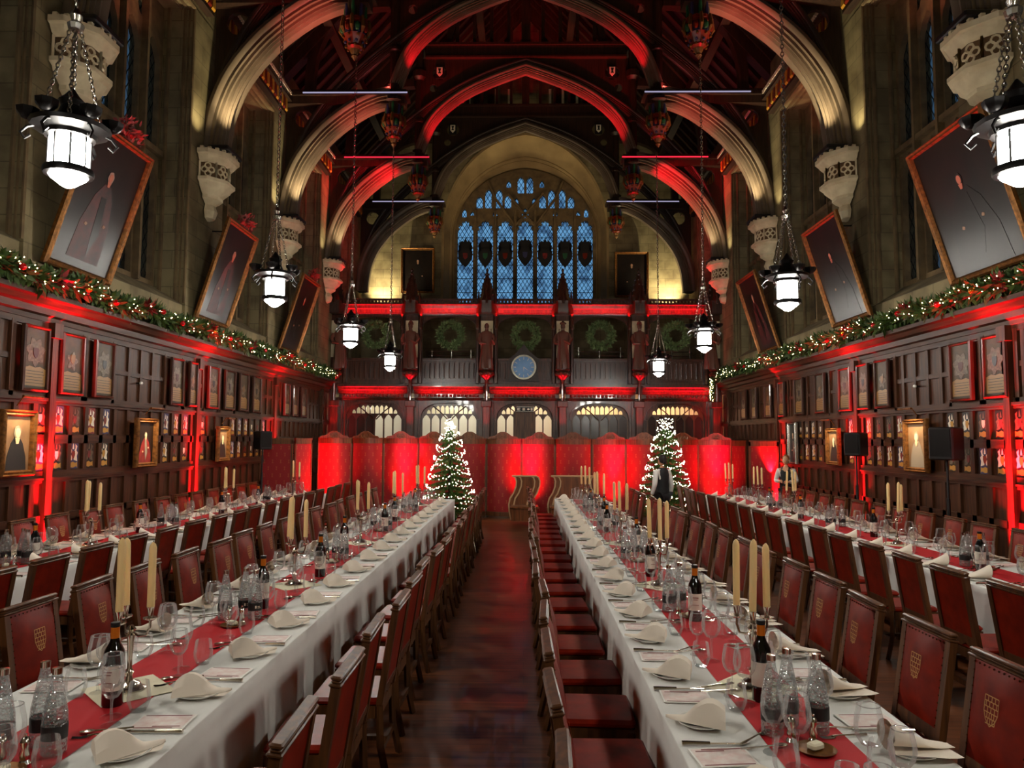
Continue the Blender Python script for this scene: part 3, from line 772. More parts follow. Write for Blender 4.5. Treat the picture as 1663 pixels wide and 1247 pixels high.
# ---------------------------------------------------------------- armorial boards (large, upper row) and small painted crests
def shield(mb, cx, cz, w, h, c, m):
    mb.use(m).prism([(cx - w, cz + h), (cx + w, cz + h), (cx + w, cz - h * .1), (cx + w * .6, cz - h * .7), (cx, cz - h), (cx - w * .6, cz - h * .7), (cx - w, cz - h * .1)], .003, 'XZ', c)
def blob(cx, cz, rx, rz_, lobes, amp, ph=0, n=28):
    return [(cx + rx * (1 + amp * sin(lobes * 2 * pi * i / n + ph)) * cos(2 * pi * i / n), cz + rz_ * (1 + amp * sin(lobes * 2 * pi * i / n + ph)) * sin(2 * pi * i / n)) for i in range(n)]
def make_board(w, h, v):
    t = thing('armorial_board', '', 'painted board')
    MB().sweep([(-w / 2, 0), (w / 2, 0), (w / 2, h), (-w / 2, h)], [(.0, 0), (.035, 0), (.035, -.05), (.02, -.06), (.0, -.045)], closed=True).build('frame', 'gal', t, smooth=False)
    c = MB().use('board').box(-w / 2, w / 2, -.02, 0, 0, h)
    c.use('mantle')
    if v != 2: c.prism(blob(0, h * .6, w * .33, h * .2, 7, .18, v), .003, 'XZ', -.024)
    else: c.prism(blob(0, h * .55, w * .2, h * .13, 5, .3, 1), .003, 'XZ', -.024)
    shield(c, 0, h * .58, w * .1, h * .08, -.03, ('pdred', 'pdk', 'dgold')[v % 3])
    c.use('boardg').prism([(-w * .42, h * .08), (w * .42, h * .08), (w * .42, h * .34), (w * .2, h * .38), (0, h * .36), (-w * .2, h * .38), (-w * .42, h * .34)], .003, 'XZ', -.024)
    c.use('pdk')
    for k in range(5): c.box(-w * (.34 - .03 * (k % 2)), w * (.36 - .04 * (k % 3)), -.0265, -.024, h * (.12 + .045 * k), h * (.127 + .045 * k))
    c.build('painted_panel', None, t, smooth=False)
    return t
BP = [Proto(make_board(.5, .84, v)) for v in range(3)]
for sx in (-1, 1):
    sn = 'left' if sx < 0 else 'right'
    for i, (a, b_) in enumerate(BIG[sx]):
        o = BP[(i * 2 + (sx > 0)) % 3].put((sx * 6.28, (a + b_) / 2, 2.57), pi / 2 if sx < 0 else -pi / 2, 'tall dark armorial board, %s, upper panelling of the %s wall' % (onth(i), sn), scale=((b_ - a) / .56, 1, 1))
        o['category'] = 'painted board'; o['group'] = 'armorial boards in the upper panelling'
def make_crest(v):
    t = thing('heraldic_panel', '', 'crest')
    c = MB().use(('pblack', 'pblack', 'board', 'pred', 'pblue', 'canvas')[v]).box(-.115, .115, -.012, 0, 0, .37)
    mm = ('pwhite', 'mantle', 'mantle', 'pwhite', 'pwhite', 'mantle')[v]
    c.use(mm)
    for s in (-1, 1):
        c.prism([(s * .02, .12), (s * .1, .1), (s * .085, .17), (s * .105, .22), (s * .07, .25), (s * .09, .31), (s * .045, .34), (s * .05, .28), (s * .025, .25), (s * .05, .2), (s * .02, .16)], .002, 'XZ', -.014)
    c.prism([(-.02, .27), (.02, .27), (.012, .32), (0, .355), (-.012, .32)], .002, 'XZ', -.014)
    shield(c, 0, .19, .035, .055, -.018, ('pgold', 'pwhite', 'pred', 'pgold', 'orange', 'pred')[v])
    c.use('pgold').prism([(-.105, .015), (-.08, .03), (0, .012), (.08, .03), (.105, .015), (.1, .09), (.06, .075), (0, .095), (-.06, .075), (-.1, .09)], .002, 'XZ', -.014)
    c.build('painted_arms', None, t, smooth=False)
    return t
CP = [Proto(make_crest(v)) for v in range(6)]
random.seed(3)
for sx in (-1, 1):
    sn = 'left' if sx < 0 else 'right'; idx = 0
    y = 9.54
    while y < 17.8:
        ok = all(not (a - .16 < y < b_ + .16) for a, b_ in PORT[sx]) and abs(y - 11.43) > .15 and all(abs(y - q) > .11 for q in TR)
        if ok:
            for z, r in ((2.04, 'upper'), (1.55, 'lower')):
                v = random.randrange(6)
                o = CP[v].put((sx * 6.33, y, z), pi / 2 if sx < 0 else -pi / 2, 'small painted coat of arms, %s, %s row, %s wall' % (onth(idx), r, sn))
                o['category'] = 'crest'; o['group'] = 'painted coats of arms in the panelling'
            idx += 1
        y += .374

# ---------------------------------------------------------------- portraits
def frame_prof(w, d): return [(0, 0), (0, -d * .6), (w * .25, -d), (w * .5, -d * .7), (w * .75, -d * .85), (w, -d * .3), (w, 0)]
def make_portrait(name, label, w, h, fw, style, frame='gilt', crest=False, cat='portrait'):
    t = thing(name, label, cat)
    fr_ = MB().sweep([(-w / 2, 0), (w / 2, 0), (w / 2, h), (-w / 2, h)], [(-a, b_) for a, b_ in [(-x, y) for x, y in frame_prof(fw, .07)]] if False else [(a, b_) for a, b_ in frame_prof(fw, .08)], closed=True).build('frame', frame, t)
    c = MB().use({'light': 'canvasl', 'red': 'canvas', 'dark': 'canvas', 'pale': 'canvasl'}[style]).box(-w / 2 + .01, w / 2 - .01, -.02, 0, .01, h - .01)
    robe = {'light': 'pblack', 'red': 'pdred' if h > 1.5 else 'pred', 'dark': 'pdk', 'pale': 'pgrey'}[style]; SK = 'pdskin' if h > 1.5 else 'pskin'
    body = [(-w * .3, h * .04), (w * .3, h * .04), (w * .27, h * .3), (w * .17, h * .5), (w * .06, h * .6), (-w * .06, h * .6), (-w * .17, h * .5), (-w * .27, h * .3)]
    if h / w > 1.25 and style in ('red', 'dark'):
        body = [(x * .8, h * .1 + (z - h * .04) * .98) for x, z in body]
    c.use(robe).prism(body, .003, 'XZ', -.024)
    hy = max(z for x, z in body) + h * .055
    hr = h * (.075 if style in ('light', 'pale') else .045 if h < 1.5 else .03)
    c.use('pgrey' if style != 'dark' else 'pblack').prism(blob(0, hy + hr * .1, hr * 1.05, hr * 1.35, 6, .05), .003, 'XZ', -.028)
    c.use(SK).prism(blob(0, hy, hr * .72, hr, 3, .02), .003, 'XZ', -.032)
    c.use(SK).prism([(-hr * .7, hy - hr), (hr * .7, hy - hr), (hr * .35, hy - hr * 2.2), (-hr * .35, hy - hr * 2.2)], .003, 'XZ', -.03)
    if style in ('red', 'dark'):
        for s in (-1, 1): c.use(SK).prism(blob(s * w * .13, h * .36 + s * .03, hr * .5, hr * .4, 4, .1), .003, 'XZ', -.03)
        c.use('pgrey' if h < 1.5 else 'pdk').prism([(-w * .04, h * .56), (w * .04, h * .56), (w * .1, h * .3), (w * .02, h * .14), (-w * .01, h * .3)], .003, 'XZ', -.026)
    c.build('canvas', None, t, smooth=False)
    if crest:
        q = MB(); random.seed(int(w * 100))
        for i in range(120):
            a = random.uniform(0, pi); r = random.uniform(.02, .24) ** 1; p = Vector((r * 1.5 * cos(a), random.uniform(-.12, .02), h + .02 + r * sin(a) * 1.1))
            d = Vector((random.uniform(-1, 1), random.uniform(-1, .2), random.uniform(-.3, 1))).normalized() * .07; e = d.cross(Vector((0, 1, .3))).normalized() * .025
            q.add([p - d * .5 , p + e, p + d, p - e], [(0, 1, 2, 3)])
        q.build('carved_crest', 'pred', t, smooth=False)  # red light falling on the crest is put into its colour
    return t
HI = [(-1, 9.9, 1.5, 'large dark full-length portrait tilted forward behind the nearest left lantern', 'red', 'gilt'), (-1, 14.25, 1.5, 'tall tilted portrait of a red robed figure with red lit crest, centre of left wall', 'red', 'gilt'), (-1, 18.95, 1.5, 'dark tilted portrait on the left wall, the one closest to the gallery', 'dark', 'gilt'),
      (1, 9.7, 1.75, 'large dark portrait tilted forward behind the nearest right lantern', 'dark', 'gilt'), (1, 13.85, 1.6, 'gilt framed tilted portrait of a standing figure, middle of the right wall', 'dark', 'gilt'), (1, 18.5, 1.5, 'tilted portrait with red lit frame edge, right wall nearest the gallery', 'red', 'gilt')]
for i, (sx, y, w, lb, st_, fm) in enumerate(HI):
    p = make_portrait('framed_portrait', lb, w, 2.0, .09, st_, fm, crest=(sx < 0))
    p['group'] = 'large portraits tilted forward on the piers'
    p.location = (sx * 6.17, y, 4.22)
    p.rotation_euler = (Matrix.Rotation(pi / 2 if sx < 0 else -pi / 2, 3, 'Z') @ Matrix.Rotation(radians(17), 3, 'X')).to_euler()
    MB().tube([(0, .02, 1.9), (0, .55, 1.75)], .012, 6).build('stay_bar', 'iron', p)
    MB().box(-.25, .25, -.06, .04, -.12, -.04).build('bracket', 'iron', p, smooth=False)
LOW = [(-1, 8.98, .62, .82, 'bearded figure in black, gilt framed lit portrait at the left photo edge', 'light'), (-1, 12.06, .66, .8, 'lit portrait of a figure in red robes in ornate gilt frame, left wall', 'red'),
       (-1, 15.17, .58, .72, 'small lit portrait of a dark suited figure beside the left loudspeaker', 'light'),
       (1, 11.85, .68, .84, 'pale lit portrait in thin gilt frame behind the nearer right loudspeaker', 'pale'), (1, 15.0, .6, .74, 'small lit portrait in wide gilt frame behind the farther right loudspeaker', 'light')]
for i, (sx, y, w, h, lb, st_) in enumerate(LOW):
    p = make_portrait('framed_portrait', lb, w, h, .08, st_, 'gilt'); p['group'] = 'lit portraits in the lower panelling'
    p.location = (sx * 6.24, y, 1.5); p.rotation_euler = (0, 0, pi / 2 if sx < 0 else -pi / 2)
    lamp = MB().tube([(-w * .3, -.2, h + .16), (w * .3, -.2, h + .16)], .016, 8); lamp.tube([(0, 0, h + .05), (0, -.08, h + .17), (0, -.2, h + .165)], .008, 6)
    lamp.build('picture_light', 'gilt', p)
    L = bpy.data.lights.new('picture_light_glow', 'AREA'); L.shape = 'RECTANGLE'; L.size = w * .5; L.size_y = .03; L.energy = 5.5 * w * w / .4 ; L.color = (1, .72, .42); L.spread = radians(110)
    lo = bpy.data.objects.new('picture_light_glow', L); COL.objects.link(lo); lo.parent = p; lo.location = (0, -.22, h + .145); lo.rotation_euler = (radians(14), 0, 0)
for sx, lb, z in ((-1, 'dark portrait in gilt frame hanging on stone left of the great window', 7.55), (1, 'dark portrait in gilt frame hanging on stone right of the great window', 7.4)):
    p = make_portrait('framed_portrait', lb, 1.3, 1.75, .09, 'dark', 'gilt'); p['group'] = 'portraits flanking the great window'
    p.location = (sx * 4.12 if sx < 0 else 4.08, 28.02, z); p.rotation_euler = (radians(3), 0, 0)
p = make_portrait('framed_portrait', 'narrow tall dark portrait in the panelling beside the fair haired waiter', .5, .95, .05, 'dark', 'steel'); p.location = (6.26, 17.3, 1.45); p.rotation_euler = (0, 0, -pi / 2)

# ---------------------------------------------------------------- garlands
def foliage(mb, pts, n, r, leaf, m=None, up=.2, wall=None):
    for i in range(n):
        k = random.random() * (len(pts) - 1); a = int(k); p = pts[a].lerp(pts[min(a + 1, len(pts) - 1)], k - a)
        d = Vector((random.gauss(0, 1), random.gauss(0, 1), random.gauss(0, 1) + up)).normalized()
        p = p + d * r * random.uniform(.3, 1); l = leaf * random.uniform(.6, 1.3); e = d.orthogonal().normalized() * l * .3
        e = Matrix.Rotation(random.uniform(0, 6.28), 3, d) @ e
        if wall is not None: p.x = max(p.x, wall) if wall < 0 else min(p.x, wall)
        mb.add([p - d * l * .3, p + e, p + d * l, p - e], [(0, 1, 2, 3)])
for sx in (-1, 1):
    random.seed(11 + sx)
    t = thing('garland', 'leafy christmas garland with warm fairy lights along the %s cornice' % ('left' if sx < 0 else 'right'), 'garland', (sx * 6.05, 6.0, 3.86), 0, 'garlands on the wall cornices')
    pts = [Vector((.04 * sin(k * 1.7), k * .25, .1 + .035 * sin(k * .9) + (.03 if k % 3 else 0))) for k in range(69)]
    f = MB(); foliage(f, pts, 9000, .15, .1, wall=sx * .1); f.build('foliage', 'leaf', t, smooth=False)
    MB().tube([(p.x, p.y, p.z - .04) for p in pts], .03, 5).build('stem', 'bark', t)
    b_ = MB()
    for k in range(320):
        p = pts[min(68, int(k / 320 * 69))]; 
        b_.octa((p.x - sx * random.uniform(.04, .19), p.y + random.uniform(-.12, .12), p.z + random.uniform(-.11, .11)), .009)
    o = b_.build('fairy_lights', 'bulb', t, smooth=False); o['kind'] = 'stuff'
    for k in range(15):
        p = pts[2 + k * 4 + (k % 2)]
        q = MB().ell((p.x - sx * .16, p.y, p.z - .01), .045, .045, .045, 10, 7).build('bauble', 'baubleg' if k % 4 == 3 else 'bauble', t)
    for k in range(7):   # red berry and petal clusters
        q = MB(); p = pts[4 + k * 9]; foliage(q, [p + Vector((-sx * .1, 0, .02))] * 2, 46, .1, .085); q.build('red_flower_spray', 'pred', t, smooth=False)
    if sx > 0:
        f = MB(); pts2 = [Vector((-.12, 17.4, .05 - .12 * k)) for k in range(7)]; foliage(f, pts2, 500, .07, .07); f.build('hanging_end', 'leaf', t, smooth=False)
        b_ = MB()
        for k in range(46): b_.octa((-.16 + random.uniform(-.06, .06), 17.36 + random.uniform(-.05, .05), .05 - k * .0155), .011)
        b_.build('fairy_lights', 'bulb', t, smooth=False)

# ---------------------------------------------------------------- lanterns
def make_lantern():
    t = thing('hanging_lantern', '', 'lantern')
    MB().use('lampglass').lathe([(.12, .14), (.132, .2), (.132, .34), (.12, .37)], n=8, ph=pi / 8).lathe([(.02, .0), (.05, .015), (.08, .04), (.12, .07), (.14, .1)], n=16).build('glass_shade', None, t)
    r = MB().lathe([(.13, .085), (.165, .09), (.17, .115), (.165, .14), (.13, .145)], n=16)
    for k in range(8):
        a = k * pi / 4 + pi / 8; r.tube([(.137 * cos(a), .137 * sin(a), .14), (.137 * cos(a), .137 * sin(a), .37)], .008, 5)
    r.build('lower_ring', 'iron', t)
    c = MB().lathe([(.12, .36), (.17, .37), (.18, .4), (.26, .43), (.27, .46), (.2, .47), (.12, .49), (.09, .55), (.07, .61), (.09, .65), (.05, .69), (.01, .75)], n=16)
    c.build('crown', 'iron', t)
    for k in range(6):
        a = k * pi / 3 + .3
        q = MB().tube([(.2 * cos(a), .2 * sin(a), .44), (.27 * cos(a), .27 * sin(a), .41), (.31 * cos(a), .31 * sin(a), .36), (.28 * cos(a), .28 * sin(a), .32), (.25 * cos(a), .25 * sin(a), .35)], .011, 5)
        q.lathe([(.01, .46), (.04, .47), (.075, .51), (.08, .54), (.06, .545)], (.27 * cos(a), .27 * sin(a), 0), 8).build('scroll_arm', 'iron', t)
    def chain(mb, p, q, link=.045, r=.005):
        P, Q = Vector(p), Vector(q); n = max(2, int((Q - P).length / (link * .75))); d = (Q - P).normalized(); u = d.orthogonal().normalized(); w = d.cross(u)
        for i in range(n):
            c = P.lerp(Q, (i + .5) / n); uu = u if i % 2 else w
            ring = [c + d * link * .5 * sin(k * pi / 3) + uu * link * .3 * cos(k * pi / 3) for k in range(7)]
            mb.tube(ring, r, 4, False)
    for k in range(4):
        a = k * pi / 2 + .3; ch = MB(); chain(ch, (.2 * cos(a), .2 * sin(a), .46), (.03 * cos(a), .03 * sin(a), 1.22)); ch.build('suspension_chain', 'steel', t)
    MB().lathe([(.01, 1.18), (.05, 1.2), (.06, 1.24), (.03, 1.27), (.045, 1.31), (.02, 1.36), (.01, 1.38)], n=10).build('boss', 'steel', t)
    ch = MB(); chain(ch, (0, 0, 1.37), (0, 0, 5.75), .07, .007); ch.build('main_chain', 'steel', t)
    return t
lp_ = Proto(make_lantern())
for sx in (-1, 1):
    for i, y in enumerate(([.95, 5.25, 9.75, 14.1, 18.3] if sx < 0 else [.95, 4.95, 9.4, 13.8, 18.5])):
        sn = 'left' if sx < 0 else 'right'
        lb = 'lit glass lantern on a chain, %s side, %s' % (sn, ['the one beyond the top of the picture', 'largest and nearest one', 'second nearest one', 'second from the gallery', 'smallest, beside the gallery'][i])
        o = lp_.put((sx * 3.36, y, [3.72, 3.82, 3.74, 3.72, 3.66][i] - (.1 if sx > 0 else 0)), .2 * i, lb); o['category'] = 'lantern'; o['group'] = 'hanging lanterns'

# ---------------------------------------------------------------- gallery
G = thing('musicians_gallery', 'carved dark oak gallery screen across the hall below the great window', 'gallery', (0, 23.8, 0))
XS = [-6.1, -3.66, -1.22, 1.22, 3.66, 6.1]
def g(mb, name, m='gal', **k): return mb.build(name, m, G, **k)
for i in range(5):
    cx = (XS[i] + XS[i + 1]) / 2; hw = .92
    # upper opening with depressed arch
    def dep(cx, hw, z0, zs, za, n=8):
        L = [(cx - hw, z0), (cx - hw, zs)] + [(cx - hw * cos(k / n * pi / 2) ** .7, zs + (za - zs) * sin(k / n * pi / 2) ** .8) for k in range(1, n)]
        return L + [(cx, za)] + [(2 * cx - a, b_) for a, b_ in reversed(L)]
    o = dep(cx, hw, 4.58, 5.45, 5.95)
    g(MB().plate([(cx - 1.22, 3.78), (cx + 1.22, 3.78), (cx + 1.22, 6.0), (cx - 1.22, 6.0)], [o], .12, 'XZ', 0), 'arched_bay', smooth=False)
    g(MB().sweep(o[1:-1], [(-.02, -.05), (.05, -.05), (.05, .02), (-.02, .02)], c=0), 'arch_moulding', 'gal')
    p = MB().box(cx - .93, cx + .93, -.06, 0, 4.5, 4.58); p.box(cx - .96, cx + .96, -.05, 0, 3.8, 3.86)
    n = 11
    for k in range(n):
        x = cx - .88 + 1.76 * (k + .5) / n
        if i == 2 and abs(x - cx) < .5: continue
        p.box(x - .05, x + .05, -.03, 0, 3.9, 4.46); p.tube([(x, -.035, 3.94), (x, -.035, 4.42)], .018, 5)
    g(p, 'linenfold_parapet', smooth=False)
    # lower arch with tracery
    o = dep(cx, .93, 0.02, 2.6, 3.16)
    g(MB().plate([(cx - 1.22, 0), (cx + 1.22, 0), (cx + 1.22, 3.3), (cx - 1.22, 3.3)], [o], .2, 'XZ', .1), 'lower_arch', smooth=False)
    g(MB().sweep(o[1:-1], [(-.02, -.06), (.06, -.06), (.06, .02), (-.02, .02)], c=.1), 'lower_arch_moulding')
    tp = lambda x_: 2.6 + .54 * (max(0, 1 - (abs(x_ - cx) / .95) ** 2.6)) ** .7
    H = []; nl = 6; st_ = 1.8 / nl
    for k in range(nl):
        x = cx - .9 + st_ * (k + .5)
        top = 2.6 + .5 * sqrt(max(0, 1 - ((x - cx) / .93) ** 2)) 
        if i == 2 and k in (2, 3): continue
        H.append(lancet(x, st_ / 2 - .022, 1.4, min(2.76, tp(x) - .05))); 
        for q in (-1, 1):
            xq = x + q * st_ / 4; tq = tp(xq) - .05
            if tq - 2.8 > .08: H.append(lancet(xq, st_ / 4 - .014, 2.79, min(tq, 3.06)))
    tr = MB().plate(o, H, .05, 'XZ', .2)
    for s in (-1, 1): tr.tube([(cx + s * .05, .19, 2.6), (cx + s * .3, .19, 2.85), (cx + s * .55, .19, 3.05)], .02, 5)
    g(tr, 'tracery', 'gal' if i < 3 else 'chairwood', smooth=False)
    pn = MB()
    for k in range(nl):
        x = cx - .9 + st_ * (k + .5)
        if i == 2 and k in (2, 3): continue
        pn.use('frost' if (i in (0, 1, 2) and not (i == 0 and k < 3)) else 'brownpane').add([(x - st_ / 2, .27, 1.35), (x + st_ / 2, .27, 1.35), (x + st_ / 2, .27, 2.78), (x - st_ / 2, .27, 2.78)], [(0, 1, 2, 3)])
    g(pn, 'window_panes', None, smooth=False)
    if i == 2:
        g(MB().box(-.36, .36, .1, .2, 0, 2.85), 'door_panel', 'chairwood', smooth=False)
    # friezes per bay
    f = MB()
    prof = [(0, 5.98), (-.06, 5.98), (-.08, 6.04), (-.12, 6.06), (-.13, 6.16), (-.2, 6.18), (-.22, 6.28), (-.28, 6.3), (-.28, 6.36), (.1, 6.36), (.1, 5.98)]
    v = [(x, a, b_) for x in (cx - 1.0, cx + 1.0) for a, b_ in prof]; n = len(prof)
    f.add(v, [(k, (k + 1) % n, n + (k + 1) % n, n + k) for k in range(n)] + [tuple(range(n)), tuple(range(n, 2 * n))]); g(f, 'upper_frieze', smooth=False)
    f = MB(); prof = [(.1, 3.22), (.02, 3.22), (0, 3.28), (-.05, 3.3), (-.05, 3.42), (-.12, 3.45), (-.14, 3.52), (-.22, 3.55), (-.24, 3.62), (-.3, 3.64), (-.3, 3.7), (.1, 3.7)]
    v = [(x, a, b_) for x in (cx - 1.12, cx + 1.12) for a, b_ in prof]; n = len(prof)
    f.add(v, [(k, (k + 1) % n, n + (k + 1) % n, n + k) for k in range(n)] + [tuple(range(n)), tuple(range(n, 2 * n))])
    for k in range(16):
        x = cx - 1.0 + 2.0 * (k + .5) / 16; f.add([(x - .05, -.05, 3.32), (x + .05, -.05, 3.32), (x + .05, -.05, 3.41), (x - .05, -.05, 3.41), (x, -.1, 3.365)], [(0, 1, 4), (1, 2, 4), (2, 3, 4), (3, 0, 4)])
    g(f, 'lower_frieze', smooth=False)
    cr_ = MB()
    for k in range(18):
        x = cx - 1.0 + 2.0 * (k + .5) / 18; cr_.box(x - .035, x + .035, -.2, -.16, 6.36, 6.46)
    cr_.box(cx - 1.05, cx + 1.05, -.22, -.14, 6.44, 6.5); g(cr_, 'pierced_cresting', smooth=False)
    for z, n_ in ((6.33, 'led_strip'), (3.66, 'led_strip')):
        pass
for x in XS:
    p = MB().bbox(x - .22, x + .22, -.08, .14, 3.75, 6.4, .02)
    for s in (-1, 1): p.bbox(x + s * .3 - .05, x + s * .3 + .05, -.2, 0, 3.75, 6.3, .015); p.tube([(x + s * .3, -.21, 4.1), (x + s * .3, -.21, 6.2)], .03, 6)
    for s in (-1, 1):
        p.lathe([(.05, 5.5), (.07, 5.55), (.03, 5.7), (.01, 5.85)], (x + s * .3, -.24, 0), 6)
    g(p, 'niche_pier', smooth=False)
    g(MB().box(x - .2, x + .2, -.095, -.085, 4.6, 5.8), 'niche_back', 'stoned', smooth=False)['label'] = 'pale painted niche back'
    p = MB().bbox(x - .12, x + .12, -.25, .1, 0, 3.1, .02).bbox(x - .17, x + .17, -.3, .1, 3.0, 3.2, .02).bbox(x - .16, x + .16, -.3, .1, 0, .3, .02)
    p.box(x - .22, x + .22, .02, .12, 0, 3.3); p.tube([(x, -.3, 3.2), (x, -.3, 3.75)], .05, 8)
    g(p, 'lower_pier', smooth=False)
    c = MB()   # gothic canopy pinnacle
    c.lathe([(.3, 5.98), (.34, 6.05), (.3, 6.3), (.33, 6.4), (.26, 6.48), (.2, 6.6), (.16, 6.9), (.1, 7.1), (.05, 7.25), (.07, 7.3), (.02, 7.35), (.05, 7.42), (.01, 7.5)], (x, -.22, 0), 6)
    for k in range(6):
        a = k * pi / 3 + pi / 6
        c.lathe([(.04, 6.3), (.05, 6.45), (.03, 6.5), (.015, 6.68), (.0, 6.72)], (x + .31 * cos(a), -.22 + .31 * sin(a), 0), 5)
        for z, r in ((6.6, .22), (6.78, .19), (6.96, .15), (7.12, .11)): c.ell((x + r * cos(a), -.22 + r * sin(a), z), .03, .03, .035, 5, 4)
    g(c, 'pinnacle_canopy', 'oak' if abs(x) > 5 else 'gal')
    c = MB()   # bulbous pedestal
    c.lathe([(.02, 3.72), (.05, 3.78), (.06, 3.86), (.16, 3.95), (.22, 4.03), (.23, 4.1), (.18, 4.14), (.24, 4.18), (.24, 4.22)], (x, -.32, 0), 10)
    for k in range(8): c.ell((x + .2 * cos(k * pi / 4), -.32 + .2 * sin(k * pi / 4), 4.05), .06, .06, .06, 6, 5)
    g(c, 'statue_pedestal', 'gal')
g(MB().box(-6.35, 6.35, .1, 4.2, 3.45, 3.7), 'gallery_floor', smooth=False)
for s in (-1, 1): g(MB().box(*sorted((s * 6.12, s * 6.35)), 0, .12, 0, 6.4), 'side_post', smooth=False)
g(MB().box(-6.35, 6.35, -.02, .12, 3.68, 3.8), 'gallery_rail', smooth=False)
ex = MB().use('steel').box(-.26, .3, -.02, .01, 2.86, 3.02)
ex.use('pblack').box(-.25, .29, -.025, -.02, 2.87, 3.01)
ex = ex.build('exit_sign', None, None, smooth=False); ex.location = (-.0, 23.78, 0); tag(ex, 'small exit sign with running figure above the screens under the gallery', 'sign')
s_ = MB().use('pwhite')
s_.box(-.23, -.19, -.031, -.025, 2.9, 2.98).box(-.19, -.13, -.031, -.025, 2.96, 2.98).box(-.19, -.15, -.031, -.025, 2.93, 2.945).box(-.19, -.13, -.031, -.025, 2.9, 2.915)
s_.box(.2, .26, -.031, -.025, 2.9, 2.98).box(-.06, .02, -.031, -.025, 2.9, 2.98).prism([(.08, 2.94), (.13, 2.98), (.13, 2.955), (.17, 2.955), (.17, 2.925), (.13, 2.925), (.13, 2.9)], .006, 'XZ', -.031)
s_.build('exit_symbols', None, ex, smooth=False)

# statues
def make_statue(v):
    t = thing('carved_statue', '', 'statue')
    b_ = MB(); n = 26; prof = [(.2, .17, 0), (.21, .17, .08), (.19, .16, .35), (.17, .14, .6), (.15, .12, .8), (.19, .12, .98), (.21, .12, 1.1), (.16, .1, 1.18), (.06, .06, 1.22), (.055, .055, 1.27)]
    vs = []
    for j, (rx, ry, z) in enumerate(prof):
        f = max(0, 1 - z / 1.05) * .16
        for k in range(n):
            a = 2 * pi * k / n; q = 1 + f * sin(a * 8 + z * 2 + v) + .5 * f * sin(a * 5 + v * 2 + z * 4)
            vs.append((rx * q * cos(a), ry * q * sin(a), z))
    b_.add(vs, [(j * n + k, j * n + (k + 1) % n, (j + 1) * n + (k + 1) % n, (j + 1) * n + k) for j in range(len(prof) - 1) for k in range(n)])
    for s in (-1, 1):
        hx = s * (.05 if (s > 0) == (v % 2 > 0) else .16)
        b_.tube([(s * .19, 0, 1.1), (s * .25, -.04, .93), (s * .21, -.12, .8), (hx, -.17, .84 + .05 * s)], [.07, .075, .06, .035], 8)
        b_.ell((hx, -.185, .84 + .05 * s), .035, .035, .04, 8, 6)
    b_.build('robed_figure', 'statue', t)
    h = MB().ell((0, -.01, 1.36), .075, .085, .105, 10, 8); h.ell((0, -.095, 1.35), .015, .02, .02, 6, 4); h.ell((0, -.07, 1.28), .05, .04, .06, 8, 5)
    h.build('head', 'statue', t)
    if v % 3 == 0: MB().lathe([(.08, 1.42), (.11, 1.44), (.1, 1.48), (.06, 1.5), (.02, 1.54)], n=10).build('cap', 'statue', t)
    elif v % 3 == 1: MB().lathe([(.085, 1.4), (.095, 1.42), (.07, 1.5), (.0, 1.56)], n=8).build('crown', 'statue', t)
    MB().tube([(-.16 if v % 2 else .18, -.19, .1), (-.1 if v % 2 else .12, -.2, 1.25)], .012, 6).build('staff', 'statue', t)
    return t
M['statue'] = mat('polished_carving', rgb(104, 66, 54), .24, coat=1)
SL = ['far left end, lit white', 'second from the left', 'just left of the clock', 'just right of the clock', 'second from the right', 'far right end by the lantern']
for i, x in enumerate(XS):
    s = make_statue(i); s.location = (max(-5.93, min(5.93, x)), 23.46, 4.22); s.rotation_euler = (0, 0, .15 * (-1) ** i)
    tag(s, 'dark carved robed statue on a gallery pedestal, ' + SL[i], 'statue', 'gallery statues')
# clock
ck = thing('wall_clock', 'round blue faced clock in dark wooden case, centre of the gallery parapet', 'clock', (-.03, 23.7, 4.28))
MB().plate(blob(0, 0, .46, .46, 3, 0), (), .12, 'XZ', -.12).prism([(-.5, -.45), (.5, -.45), (.42, 0), (.5, .25), (.2, .5), (0, .75), (-.2, .5), (-.5, .25), (-.42, 0)], .1, 'XZ', -.08).build('case', 'oak', ck, smooth=False)
MB().sweep(blob(0, 0, .37, .37, 3, 0, n=32), [(-.03, -.04), (.03, -.04), (.03, .02), (-.03, .02)], c=-.13, closed=True).build('bezel', 'steel', ck)
MB().plate(blob(0, 0, .36, .36, 3, 0, n=32), (), .01, 'XZ', -.14).build('dial', 'clockface', ck, smooth=False)
for k in range(12):
    a = k * pi / 6; u = (sin(a), cos(a)); v = (cos(a) * .009, -sin(a) * .009)
    MB().prism([(u[0] * .24 + v[0], u[1] * .24 + v[1]), (u[0] * .33 + v[0], u[1] * .33 + v[1]), (u[0] * .33 - v[0], u[1] * .33 - v[1]), (u[0] * .24 - v[0], u[1] * .24 - v[1])], .004, 'XZ', -.146).build('hour_mark', 'pwhite', ck, smooth=False)
for a, l, n_ in ((radians(182), .16, 'hour_hand'), (radians(125), .22, 'minute_hand')):
    u = (sin(a), cos(a)); v = (cos(a) * .012, -sin(a) * .012)
    MB().prism([(v[0], v[1]), (u[0] * l, u[1] * l), (-v[0], -v[1])], .004, 'XZ', -.152).build(n_, 'pwhite', ck, smooth=False)
